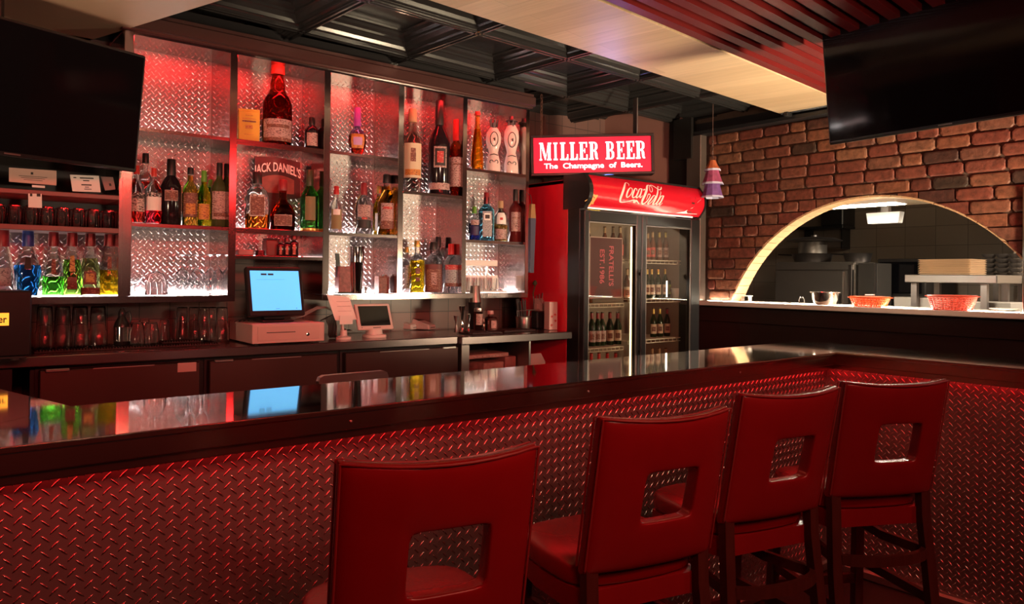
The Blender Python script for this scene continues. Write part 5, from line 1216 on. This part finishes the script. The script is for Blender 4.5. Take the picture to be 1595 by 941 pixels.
mb = MB().tube([(-.02, .02, .12), (-.03, .03, .24), (-.01, .03, .30)], .004, 6); mb.lathe([(.0, 0), (.014, .012), (.016, .024), (.006, .04)], -.012, .03, .29, 10); mb.build('feather_stem', solid('stem_green', (.05, .07, .03), .6), o, smooth=True)
p = on_y(858, 470, 3.78); q = on_y(848, 517, 3.78)
o = thing('drink_carton', 'pale upright carton with small prints beside the red fridge', 'carton', (p.x-.008, 3.77, CTZ), radians(-12)); MB().box(-.032, .032, -.035, .035, 0, p.z-CTZ, .002).build('carton_body', mat('carton_pink', (.52, .36, .34), 0, .55), o)
mb = MB()
for (x, z) in ((-.012, .09), (.015, .06), (-.014, .03), (.012, .10)): mb.lathe([(.009, 0), (.009, .001)], n=10, M=Matrix.Translation((x, -.0352, z)) @ Matrix.Rotation(radians(90), 4, 'X'))
mb.build('print', LR, o)
# hanging bag or flag beside the shelf end
p = on_y(828, 380, 3.84)
o = thing('hanging_snack_bag', 'narrow yellow and blue packet hanging between shelf end and fridge', 'packet', (p.x, 3.84, 0))
a, b = on_y(828, 340, 3.84).z, on_y(826, 425, 3.84).z
mb = MB(); mb.hexa([(-.018, -.01, b), (.014, -.01, b), (.014, .012, b), (-.018, .012, b)], [(-.02, -.012, a), (.026, -.012, a), (.026, .014, a), (-.02, .014, a)]); mb.build('packet_lower', solid('packet_blue', (.04, .04, .08), .4), o)
a2 = on_y(828, 318, 3.84).z; MB().hexa([(-.02, -.012, a+.0005), (.026, -.012, a+.0005), (.026, .014, a+.0005), (-.02, .014, a+.0005)], [(-.012, -.010, a2), (.018, -.010, a2), (.018, .012, a2), (-.012, .012, a2)]).build('packet_upper', solid('packet_gold', (.26, .14, .05), .4), o)
MB().tube([(0, 0, a2), (-.005, .01, a2+.06), (-.02, .05, a2+.09)], .002, 5).build('string', M_RUBBER, o)
# boxes under the counter
gb = 'flat packages on the open shelf under the counter'
for k, (xa, xb, z0, z1, lb) in enumerate(((2.68, 2.83, .6212, .86, 'red-brown package standing at the left of the open shelf'), (2.84, 3.00, .6212, .90, 'patterned package in the middle of the open shelf'), (3.01, 3.10, .6212, .93, 'slim package right of the middle on the open shelf'), (2.70, 3.04, .9312, .957, 'flat package lying across the others on the open shelf'))):
    o = thing('package', lb, 'box', ((xa+xb)/2, 3.86, z0), 0, gb); w = (xb-xa)/2; MB().box(-w, w, -.12, .12, 0, z1-z0, .004).build('wrap', mat('package_print_%d' % (k % 2), ((.30, .10, .09), (.36, .16, .14))[k % 2], 0, .55, vary=.8, vscale=22), o)
    MB().box(-w*.7, w*.7, -.1215, -.1202, (z1-z0)*.3, (z1-z0)*.6).build('print', LPK, o)
o = thing('milk_carton', 'gable-topped pale carton on the shelf at the right end under the counter', 'carton', (3.235, 3.74, .6212)); mb = MB().box(-.075, .075, -.05, .05, 0, .26, .003); mb.hexa([(-.075, -.05, .2605), (.075, -.05, .2605), (.075, .05, .2605), (-.075, .05, .2605)], [(-.075, -.004, .315), (.075, -.004, .315), (.075, .004, .315), (-.075, .004, .315)]); mb.build('carton_body', mat('carton_pink', (.52, .36, .34), 0, .55), o)
MB().box(-.04, .04, -.0515, -.0502, .14, .16).build('print', LB, o)

# ================================================================ LIT BEER SIGN
ZF = 5.40      # distance in front of the viewer's plane
def on_f(px, py, d=ZF): return EYEV+ray(px, py)*d
tl_, tr_, bl_, br_ = on_f(831, 214.5), on_f(1014, 211.0), on_f(832.5, 269.5), on_f(1014, 267.5)
Wd = (tr_-tl_).length; Hd = (tl_-bl_).length; cen = (tl_+tr_+bl_+br_)/4
xd = (tr_-tl_); rz = math.atan2(xd.y, xd.x); roll = math.atan2(xd.z, Vector((xd.x, xd.y)).length)
sg = thing('lit_beer_sign', 'glowing red rectangular beer sign hanging above the fridge', 'sign', cen, rz); sg.rotation_euler = (0, -roll, rz)
MB().box(-Wd/2-.022, Wd/2+.022, .0, .11, -Hd/2-.02, -Hd/2, .003).box(-Wd/2-.022, Wd/2+.022, .0, .11, Hd/2, Hd/2+.02, .003).box(-Wd/2-.022, -Wd/2, .0, .11, -Hd/2, Hd/2, .003).box(Wd/2, Wd/2+.022, .0, .11, -Hd/2, Hd/2, .003).box(-Wd/2, Wd/2, .09, .11, -Hd/2, Hd/2).build('frame', M_BLACKP, sg)
MB().box(-Wd/2, Wd/2, .012, .018, -Hd/2, Hd/2).build('face', mat('sign_red_lit', (.9, .01, .03), 0, .3, emit=(1.0, .006, .035), estr=.95), sg)
M_SIGNW = mat('sign_white_lit', (.95, .9, .95), 0, .3, emit=(1.0, .86, .92), estr=1.15)
def sx(z): return ((z/7.595+820)-831)/(1014-831)*Wd-Wd/2
base_l, base_r = 378, 356
def slab(mb, ch, x0, x1, zb, zt):
    """slab-serif capitals on a box x0..x1, zb..zt"""
    w = x1-x0; h = zt-zb; t = w*.30; s = h*.085; yy = .0105
    def R_(a, b, c, d): mb.add([(x0+a*w, yy, zb+c*h), (x0+b*w, yy, zb+c*h), (x0+b*w, yy, zb+d*h), (x0+a*w, yy, zb+d*h)], [(0, 1, 2, 3)])
    def poly(*p): mb.add([(x0+a*w, yy-.0004, zb+b*h) for a, b in p], [tuple(range(len(p)))])
    k = .085
    if ch == 'I': R_(.25, .75, 0, 1); R_(0, 1, 0, k); R_(0, 1, 1-k, 1)
    if ch == 'L': R_(.14, .50, 0, 1); R_(0, .66, 1-k, 1); R_(0, 1, 0, k); R_(.84, 1, 0, .33); poly((.70, k), (.84, k), (.84, .20))
    if ch == 'E': R_(.12, .46, 0, 1); R_(0, .96, 1-k, 1); R_(0, 1, 0, k); R_(.80, .96, .70, 1); R_(.84, 1, 0, .30); R_(.4, .72, .475, .545); R_(.62, .72, .38, .64)
    if ch in 'RB':
        R_(.12, .44, 0, 1); R_(0, .5, 1-k, 1); R_(0, .5, 0, k)
        ribbon(mb, [(x0+.40*w, zb+.965*h), (x0+.62*w, zb+.95*h), (x0+.77*w, zb+.84*h), (x0+.77*w, zb+.64*h), (x0+.62*w, zb+.53*h), (x0+.40*w, zb+.515*h)], [h*.07, h*.08, w*.26, w*.26, h*.08, h*.07], 5, lambda a, b: (a, yy-.0002, b))
        if ch == 'R': ribbon(mb, [(x0+.50*w, zb+.50*h), (x0+.70*w, zb+.43*h), (x0+.76*w, zb+.28*h), (x0+.80*w, zb+.08*h), (x0+.97*w, zb+.05*h)], [h*.07, w*.22, w*.28, w*.22, h*.06], 5, lambda a, b: (a, yy-.0004, b))
        else: ribbon(mb, [(x0+.40*w, zb+.50*h), (x0+.66*w, zb+.48*h), (x0+.83*w, zb+.36*h), (x0+.83*w, zb+.16*h), (x0+.66*w, zb+.05*h), (x0+.40*w, zb+.035*h)], [h*.07, h*.08, w*.28, w*.28, h*.08, h*.07], 5, lambda a, b: (a, yy-.0004, b))
    if ch == 'M':
        R_(.08, .17, 0, 1); R_(0, .24, 0, k); R_(.0, .20, 1-k, 1); R_(.72, .96, 0, 1); R_(.64, 1.03, 0, k); R_(.78, 1.03, 1-k, 1)
        poly((.08, 1), (.32, 1), (.56, .22), (.46, .02)); poly((.46, .02), (.56, .22), (.74, 1), (.84, 1), (.54, .02))
mb = MB()
zt_, zb_ = Hd*.5-(176-120)/7.595*Hd/55.2*1.0, 0
for ch, a, b in (('M', 150, 290), ('I', 318, 368), ('L', 396, 494), ('L', 510, 606), ('E', 622, 722), ('R', 740, 850), ('B', 935, 1040), ('E', 1066, 1160), ('E', 1180, 1280), ('R', 1292, 1408)):
    slab(mb, ch, sx(a), sx(b), Hd*(.5-.640), Hd*(.5-.135))
mb.build('large_lettering', M_SIGNW, sg)
w = text_mb('The  Champagne  of  Beers.', .052, .0015); mx_ = max(x for x, y, z in w.v); mn_ = min(x for x, y, z in w.v); k = (sx(1372)-sx(203))/(mx_-mn_); kz = 1.02
w.v = [((x-mn_)*k+sx(203), .0105, z*kz+Hd*(.5-.81)) for x, y, z in w.v]; w.build('small_lettering', M_SIGNW, sg)
# hanging chain
ctop = on_f(844, 152); cbot = on_f(843, 212)
chn = thing('hanging_chain', 'rusty link chain holding the lit beer sign at its left', 'chain', (cbot.x, cbot.y, 0))
mb = MB(); z = tl_.z+.025; k = 0
while z < CEIL-.01:
    a = (k % 2)*pi/2; mb.tube([((.008*cos(t))*cos(a), (.008*cos(t))*sin(a), z+.018*sin(t)) for t in [2*pi*i/12 for i in range(12)]], .0025, 5, closed=True); z += .027; k += 1
mb.build('link', mat('rusty_chain', (.16, .07, .05), .6, .5), chn, smooth=True)
p = on_f(1003, 190); chn2 = thing('hanging_rod', 'dark steel rod holding the right end of the lit beer sign', 'rod', (p.x, p.y, 0)); MB().box(-.006, .006, .06, .10, tr_.z+.02, CEIL, .002).build('rod', M_STEELD, chn2)
p = on_y(1036, 276, 4.0); q_ = thing('paper_box', 'small pale box standing on top of the fridge behind the sign', 'box', (p.x-.0, 3.98, FZ+.0006)); MB().box(-.04, .04, -.04, .04, 0, .11, .002).build('carton', solid('box_rose', (.30, .14, .12), .6), q_)
# fridge banner and bottles
a, b = on_y(922, 368, FY+.035), on_y(972, 464, FY+.035)
bn = thing('hanging_banner', 'dark red banner with sideways lettering hung inside the left fridge door', 'banner', ((a.x+b.x)/2, FY+.055, b.z)); w = (b.x-a.x)/2; h = a.z-b.z
MB().box(-w, w, 0, .006, 0, h, .001).build('cloth', mat('banner_maroon', (.075, .008, .010), 0, .45, vary=.15), bn)
mb = MB().box(-w, w, -.002, 0, 0, .006).box(-w, w, -.002, 0, h-.006, h).box(-w, -w+.005, -.002, 0, 0, h).box(w-.005, w, -.002, 0, 0, h); mb.build('edging', solid('edging_pale', (.50, .36, .33), .5), bn)
for s_, xx, zz, sz in (('FRATELLI\'S', .045, h*.53, .062), ('EST.1986', -.045, h*.52, .062)):
    t_ = text_mb(s_, sz, .001); L_ = max(x for x, y, z in t_.v)-min(x for x, y, z in t_.v); k = h*(.66 if xx > 0 else .56)/L_
    t_.v = [(xx+z, -.003, zz-x*k) for x, y, z in t_.v]; t_.build('lettering', mat('banner_letter', (.62, .10, .14), 0, .5), bn)
bb = [(.92, 0), (1, .02), (1, .52), (.92, .60), (.50, .74), (.38, .80), (.36, .965), (.42, .97), (.40, 1.0)]
def beer(cxp, w, top, zs, side, lb, lab, cp, gl=('beerbrown', (.11, .03, .01)), Y=3.76):
    p = on_y(cxp, top, Y); s = mpp(p); H = p.z-zs-.001; R = w*s/2
    return bottle(lb, (p.x, Y, zs+.001), H, R, shape=bb, glass=gl, opaque=True, cap=(cp, .80, 1.12), labels=((.12, .45, 1.1, lab), (.20, .36, .6, LB)), group='beer bottles in the fridge, %s door' % side, name='beer_bottle')
LLR = solid('label_beer_red', (.55, .06, .05), .5); LLC = solid('label_beer_cream', (.62, .45, .33), .6); GR = ('beergreen', (.012, .020, .006))
ordn = ['leftmost', 'second from the left', 'third from the left', 'fourth from the left', 'fifth from the left']
for i, c in enumerate((1009, 1016.5, 1027, 1037, 1047.5)): beer(c, 9.5, 361 if i else 363, SHR[0], 'right', 'red-labelled beer bottle on the top right fridge shelf, '+ordn[i], LLR if i < 2 else LPK, CG if i > 1 else CW)
for i, c in enumerate((1008, 1015, 1025, 1036, 1046)): beer(c, 10, 418, SHR[1], 'right', 'gold-necked beer bottle on the second right fridge shelf, '+ordn[i], LLC if i < 4 else solid('label_lime', (.35, .45, .05), .5), CG, GR)
for i, c in enumerate((1018, 1028, 1039, 1049.5)): beer(c, 10, 480, SHR[2], 'right', 'cream-labelled beer bottle on the third right fridge shelf, '+ordn[i], LLC, CG if i < 2 else CRD, GR)
for i, c in enumerate((1016, 1027, 1037, 1047)): beer(c, 10, 542, SHR[3], 'right', 'beer bottle on the lowest visible right fridge shelf, '+ordn[i], LLC, CW)
for i, c in enumerate((922, 931, 938, 950, 962)): beer(c, 12.5, 486, SHL[2], 'left', 'beer bottle on the third left fridge shelf, '+ordn[i], LLC if i > 2 else LPK, CRD, GR)
for i, c in enumerate((921, 933, 946, 959)): beer(c, 12, 549, SHL[3], 'left', 'red-necked beer bottle on the lowest visible left fridge shelf, '+ordn[i], LR, CRR)
for i, c in enumerate((918, 977)): beer(c, 11, 418, SHL[1], 'left', 'beer bottle beside the banner on the second left fridge shelf, '+('left side', 'right side')[i], LLR if i == 0 else LLC, CW)
for i, c in enumerate((917, 942, 955, 966)): beer(c, 11, 353, SHL[0], 'left', 'beer bottle above the banner on the top left fridge shelf, '+ordn[i], LLR, CW)
p = on_y(1051, 449, 3.72); s = mpp(p)
o = thing('ice_bucket', 'small bright white tub in front of the gold-necked bottles', 'tub', (p.x, 3.70, SHR[1]+.001)); R = 8.5*s; H = p.z-SHR[1]; MB().lathe([(R*.7, 0), (R*.74, .004), (R*.95, H*.92), (R*1.05, H*.93), (R*1.05, H), (R*.90, H), (R*.68, .008), (0, .008)], n=22, cap=False).build('tub_body', solid('tub_white', (.80, .78, .66), .35), o, smooth=True, angle=50)

# ================================================================ BELL CHIME
p = on_x(1110, 250, 4.72); ch = thing('bell_chime', 'three stacked paper bell shapes hanging on a cord before the brick wall', 'chime', (p.x, p.y, 0)); s = mpp(p)
def zx(py): return on_x(1110, py, 4.72).z
MB().tube([(0, 0, zx(250)), (0, 0, CEIL)], .0028, 6).build('cord', solid('cord_brown', (.10, .05, .04), .6), ch)
mb = MB()
for k in range(5): mb.tube([(.007*cos(t)*(k % 2), .007*cos(t)*(1-k % 2), zx(244-6*k)+.010*sin(t)) for t in [2*pi*i/10 for i in range(10)]], .0022, 5, closed=True)
mb.build('link', solid('cord_brown', (.10, .05, .04), .6), ch)
def bell(zt, zb, r0, r1, c, nm):
    H = zt-zb; pr = []
    for i in range(9): t = i/8; pr.append((r0+(r1-r0)*t**1.3, zt-H*t))
    pr = pr[::-1]; b = MB().lathe(pr+[(.004, zt)], n=10, cap=False).build('bell', mat(nm, c, 0, .5, vary=.7, vscale=30), ch, smooth=False)
    MB().lathe([(r1*.98, zb+.004), (r1*1.10, zb-.010), (r1*1.02, zb-.012), (r1*.9, zb+.003)], n=10, cap=False).build('brim', mat('bell_brim_lit', (.62, .62, .85), 0, .5), b)  # pale blue brim colour paints the bluish light from below
bell(zx(250), zx(264), 5*s, 12*s, (.48, .12, .05), 'bell_orange'); bell(zx(262), zx(285), 9*s, 16*s, (.30, .06, .14), 'bell_magenta'); bell(zx(283), zx(306), 11*s, 16.5*s, (.16, .07, .24), 'bell_violet')

# ================================================================ ON THE SILL
ZSI = SILL+.0006; M_STEELB = mat('bowl_satin_steel', (.80, .78, .75), 1, .22)
def sillpos(px, X): return on_x(px, 480, X).y
X = XW+.0; p = on_x(1285, 455, X); s = mpp(p)
o = thing('metal_bowl', 'polished steel bowl on the sill, left of the orange baskets', 'bowl', (X, p.y, ZSI)); H = p.z-SILL; R = 21.5*s
MB().lathe([(R*.62, 0), (R*.72, .008), (R*.86, H*.40), (R*.92, H*.92), (R*1.06, H*.94), (R*1.06, H), (R*.90, H), (R*.82, H*.4), (R*.66, .010), (0, .008)], n=40, cap=False).build('bowl_body', M_STEELB, o, smooth=True, angle=50)
def basket(label, cxp, w, top, X, tall, col, nm):
    p = on_x(cxp, top, X); s = mpp(p); H = p.z-SILL; R = w*s/2
    o = thing('plastic_basket', label, 'basket', (X, p.y, ZSI), 0, 'orange plastic baskets on the sill'); m_ = mat(nm, col, 0, .35)
    n = 40; sx_ = .62
    def pt(a, t, d=0.0):
        k = 1/((abs(cos(a))**3+abs(sin(a))**3)**(1/3)); r = R*(.76+.20*t)+d
        return (r*k*cos(a)*sx_, r*k*sin(a), t*H)
    mb = MB(); 
    for k in range(n): a = 2*pi*k/n; mb.tube([pt(a, 0), pt(a, .5), pt(a, 1)], .0035, 4)
    lv = 7 if tall else 4
    for j in range(lv+1): mb.tube([pt(2*pi*k/n, j/lv) for k in range(n)], .0030 if 0 < j < lv else .005, 4, closed=True)
    mb.build('mesh_side', m_, o)
    mb = MB(); mb.add([pt(2*pi*k/n, .02) for k in range(n)], [tuple(range(n))]); mb.build('bottom', m_, o)
    mb = MB(); vs = []
    for k in range(n): a = 2*pi*k/n; q = pt(a, .97); vs += [q, tuple(Vector(pt(a, 1.0, .014)))]
    mb.add(vs, [(2*k, 2*k+1, (2*k+3) % (2*n), (2*k+2) % (2*n)) for k in range(n)]); r_ = mb.build('rim', m_, o); r_.modifiers.new('th', 'SOLIDIFY').thickness = .005
    return o
b1 = basket('shallow orange plastic basket on the sill next to the steel bowl', 1355, 60, 463, XW-.0, False, (.80, .10, .015), 'plastic_orange')
for k in range(2):
    m_ = MB().box(-.006, .006, -.03, .03, .0, .006).build('napkin', M_PAPER, b1) if k == 0 else None
    if m_: m_.location = (0, 0, .078)
b2 = basket('deep coral red plastic basket on the right of the sill', 1483, 70, 461, XW-.0, True, (.62, .085, .05), 'plastic_coral')
p = on_x(1160, 458, XW+.12); o = thing('ticket_stand', 'tiny pale stand at the left foot of the arch', 'stand', (XW+.12, p.y, ZSI)); s = mpp(p)
MB().box(-.03, .03, -11*s, 11*s, .040, .048, .002).box(-.02, .02, -10*s, -8.5*s, 0, .040).box(-.02, .02, 3*s, 10*s, 0, .040).build('stand_body', solid('stand_white', (.70, .66, .60), .4), o)
p = on_x(1565, 488, XW+.10); o = thing('saucer', 'pale saucer at the right end of the sill beside the post', 'saucer', (XW+.10, p.y, ZSI)); MB().lathe([(.045, 0), (.05, .002), (.080, .014), (.080, .018), (.045, .006), (0, .005)], n=30, cap=False).build('saucer_body', solid('china', (.75, .72, .68), .3), o, smooth=True)
p = on_x(1248, 470, XW+.14); o = thing('door_hook', 'small dark looped hook standing behind the bowl', 'hook', (XW+.14, p.y, ZSI)); MB().tube([(0, -.022, 0), (0, -.024, .03), (0, -.012, .048), (0, 0, .040), (0, .008, .048), (0, .018, .030), (0, .018, 0)], .003, 6).build('loop', M_STEELD, o, smooth=True)
# light line set into the sill in front of the bricks
o = MB().box(-.006, .006, -1.35, 1.30, .0005, .0035).build('sill_light_strip', L_SILL, None, loc=(XW-.032, 2.39, SILL)); tag(o, 'thin bright light strip along the serving sill in front of the bricks', 'light strip')
# ================================================================ KITCHEN BEHIND THE ARCH
KX = 8.2
M_KT = tile_mat('kitchen_tile', (.30, .24, .19), (.14, .11, .09), .30, .20, offset=0)
struct('wall_kitchen', MB().box(KX, KX+.08, -1.5, 6.5, 0, 2.9).box(XW+.3, KX, 6.2, 6.28, 0, 2.9), M_KT)
struct('wall_kitchen_side', MB().box(7.45, KX, 2.15, 2.25, 0, 2.9).box(7.43, 7.46, 2.24, 2.27, 1.2, 2.9), M_KT)
struct('floor_kitchen', MB().box(5.25, KX, -1.5, 6.5, -.06, 0), mat('kitchen_floor', (.08, .06, .05), 0, .5))
struct('ceiling_kitchen', MB().box(XW+T, KX, -1.5, 6.5, 2.75, 2.8), mat('kitchen_ceiling', (.30, .26, .22), 0, .7))
struct('trim_9', MB().box(5.30, 6.2, -1.0, 5.8, 2.04, 2.75), mat('kitchen_bulkhead', (.50, .42, .30), 0, .6))
# ceiling lamp panel under the bulkhead
ya, yb = on_x(1404, 314, 5.50).y, on_x(1288, 314, 5.50).y
o = thing('ceiling_lamp', 'bright flat lamp panel under the kitchen bulkhead behind the arch crown', 'lamp', (5.50, (ya+yb)/2, 1.992)); w = (yb-ya)/2; MB().box(-.10, .10, -w, w, 0, .0475, .004).build('housing', M_WHITEP, o); MB().box(-.09, .09, -w+.01, w-.01, -.004, -.0005).build('diffuser', mat('kitchen_lamp', (1, 1, 1), emit=(1.0, .88, .68), estr=170), o)
p = on_x(1373, 339, 6.0); s = mpp(p); o = thing('wall_lamp_box', 'white tapered box lamp hanging below the bulkhead, right of the bright panel', 'lamp', (6.06, p.y, p.z)); MB().hexa([(-.04, -23*s, -8.5*s), (.04, -23*s, -8.5*s), (.04, 23*s, -8.5*s), (-.04, 23*s, -8.5*s)], [(-.04, -26*s, 8.5*s), (.04, -26*s, 8.5*s), (.04, 26*s, 8.5*s), (-.04, 26*s, 8.5*s)]).build('diffuser', mat('box_lamp', (.7, .7, .66), emit=(.9, .88, .8), estr=.15), o)
MB().box(-.01, .04, -.03, .03, 8.5*s+.0005, 2.039-p.z).build('bracket', M_STEELD, o)
M_KS = mat('kitchen_steel', (.28, .25, .22), .8, .38, vary=.15, vscale=2)
def kb(name, label, cat, X, depth, px0, px1, pyt, zb, material, z_top=None):
    y0, y1 = on_x(px1, 420, X).y, on_x(px0, 420, X).y; zt = on_x((px0+px1)/2, pyt, X).z if z_top is None else z_top
    o = thing(name, label, cat, (X, (y0+y1)/2, zb)); return o, (y1-y0)/2, zt-zb
o, w, h = kb('kitchen_fridge', 'wide steel cabinet with pans stacked on top, seen through the arch', 'cabinet', 7.0, .7, 1210, 1332, 408, 0, M_KS)
MB().box(0, .75, -w, w, 0, h, .01).build('body', M_KS, o); MB().box(-.03, -.001, -w+.10, w-.0, .1, h-.09, .006).build('door', M_KS, o); MB().box(-.02, -.001, -w, w, h-.08, h-.01, .004).build('top_panel', M_KS, o); MB().box(-.045, -.001, -w+.01, -w+.045, .1, h-.03, .004).box(-.06, -.04, -w+.10, -w+.12, .9, 1.3).build('door_handle', M_STEEL, o)
top_z = h; cy = o.location.y
gpn = 'pans on top of the kitchen cabinet'
for i, (dy, zz, r, lb) in enumerate(((.16, 0, .20, 'wide dark pan lowest in the stack on the kitchen cabinet'), (-.31, 0, .13, 'dark tray pan at the right on the kitchen cabinet'))):
    t = thing('cooking_pan', lb, 'pan', (7.25, cy+dy, top_z+.001), 0, gpn); MB().lathe([(r*.85, 0), (r, .08), (r*1.05, .085), (r*.97, .085), (r*.82, .008), (0, .008)], n=28, cap=False).build('pan_body', M_STEELD, t, smooth=True, angle=50); MB().bar([(0, r, .075), (0, r+.18, .085)], .02, .012).build('handle', M_BLACKP, t)
t = thing('cooking_pot', 'steel pot standing in the pan stack on the kitchen cabinet', 'pot', (7.25, cy+.16, top_z+.087), 0, gpn); MB().lathe([(.13, 0), (.14, .005), (.14, .12), (.145, .125), (.135, .12), (.13, .01), (0, .01)], n=28, cap=False).build('pot_body', M_KS, t, smooth=True, angle=50)
t = thing('cooking_pan', 'large pan lid resting on top of the pot', 'lid', (7.25, cy+.14, top_z+.214), 0, gpn); MB().lathe([(.26, 0), (.27, .01), (.20, .035), (.03, .05), (.03, .065)], n=28).build('lid_body', M_STEELD, t, smooth=True, angle=40)
o, w, h = kb('wall_shelf', 'dark wall shelf with pans high at the left of the kitchen', 'shelf', 7.9, .3, 1238, 1312, 352, 1.9, M_KS); MB().box(0, .28, -w, w, .10, .13, .003).box(0, .28, -w, -w+.25, .13, .34, .01).build('shelf_board', M_BLACK, o); MB().box(.10, .28, -w*.8, -w*.75, -.12, .10).build('bracket', M_BLACK, o); MB().box(.10, .28, w*.75, w*.8, -.12, .10).build('bracket', M_BLACK, o)
o, w, h = kb('range_oven', 'dark oven unit with upper glass door in the middle of the kitchen', 'oven', 7.4, .7, 1366, 1442, 403, 0, M_BLACK)
MB().box(0, .7, -w, w, 0, h, .01).build('body', mat('oven_black', (.03, .026, .024), .3, .4), o); MB().box(-.02, -.001, -w+.03, w-.03, 1.32, h-.03, .004).build('door', M_SCREEN, o); MB().box(-.03, -.001, -w+.02, w-.02, 1.26, 1.29, .003).build('rail', M_STEELD, o)
o, w, h = kb('kitchen_partition', 'tall dark steel partition between cabinet and oven', 'partition', 7.0, .1, 1336, 1366, 410, 0, M_KS); MB().box(0, .3, -w, w, 0, h, .006).build('panel', mat('panel_dark', (.10, .09, .08), .6, .4), o); MB().box(-.02, -.001, -w, -w+.02, 0, h).build('edge', M_STEEL, o)
# over-shelf
o, w, h = kb('steel_shelf_rack', 'steel rack table carrying the stack of tan trays', 'table', 6.4, .5, 1409, 1553, 428, 0, M_STEEL)
MB().box(0, .55, -w, w, h-.065, h, .005).build('tabletop', M_STEEL, o)
for dy in (-w+.10, w-.06):
    for dx in (.03, .48): MB().box(dx, dx+.045, dy-.022, dy+.022, 0, h-.066).build('leg', M_STEELD, o)
MB().box(.02, .53, -w+.04, w-.04, 1.16, 1.18).build('lower_shelf', M_STEELD, o)
th = h
tY = on_x(1483, 410, 6.65).y; ttop = on_x(1483, 404, 6.65).z; n_t = 9; dz = (ttop-th)/n_t
for k in range(n_t):
    t = thing('serving_tray', 'tan serving tray, number %s from the bottom of the stack on the rack table' % ['one', 'two', 'three', 'four', 'five', 'six', 'seven', 'eight', 'nine'][k], 'tray', (6.65, tY, th+.0006+k*dz), 0, 'tan trays stacked on the rack table'); hw_ = 38*mpp(on_x(1483, 410, 6.65))
    MB().box(-.15, .15, -hw_*.93, hw_*.93, 0, .004).hexa([(-.15, -hw_*.93, .0), (.15, -hw_*.93, .0), (.15, hw_*.93, .0), (-.15, hw_*.93, .0)], [(-.17, -hw_, dz-.003), (.17, -hw_, dz-.003), (.17, hw_, dz-.003), (-.17, hw_, dz-.003)]).build('tray_body', mat('tray_tan', (.62, .44, .28), 0, .5), t)
o, w, h = kb('steel_side_table', 'steel counter at the right with stacks of dark bowls', 'table', 7.0, .5, 1535, 1600, 432, 0, M_KS); MB().box(0, .42, -w, w, h-.05, h, .004).build('tabletop', M_KS, o); 
for dy in (-w+.06, w-.06): MB().box(.05, .09, dy-.02, dy+.02, 0, h-.051).build('leg', M_STEELD, o)
for i, px_ in enumerate((1541, 1562, 1583)):
    yy = on_x(px_, 420, 7.22).y
    for k in range(5): t = thing('stacked_bowl', 'dark bowl in the %s stack on the side counter, %s' % (['left', 'middle', 'right'][i], ['lowest', 'second up', 'third up', 'fourth up', 'top'][k]), 'bowl', (7.22, yy, h+.001+k*.040), 0, 'stacked dark bowls in the kitchen'); MB().lathe([(.03, 0), (.035, .004), (.062, .036), (.058, .036), (.03, .008), (0, .008)], n=18, cap=False).build('bowl_body', mat('bowl_grey', (.14, .12, .11), .3, .4), t, smooth=True)
o = thing('storage_box', 'pale storage box on the rack table lower shelf', 'box', (6.66, tY+.18, 1.1812)); MB().box(-.15, .15, -.22, .22, 0, .12, .005).build('box_body', solid('box_grey', (.30, .27, .24), .5), o)
o = thing('storage_box', 'second pale storage box on the rack table, nearer the wall post', 'box', (6.66, tY-.28, 1.1812)); MB().box(-.15, .15, -.18, .18, 0, .10, .005).build('box_body', solid('box_grey', (.30, .27, .24), .5), o)
# kitchen light
Lk = bpy.data.lights.new('kitchen_room_light', 'AREA'); Lk.size = .8; Lk.energy = 230; Lk.color = (1, .86, .68)
lo = bpy.data.objects.new('kitchen_room_light', Lk); COL.objects.link(lo); lo.location = (7.0, .4, 2.7)
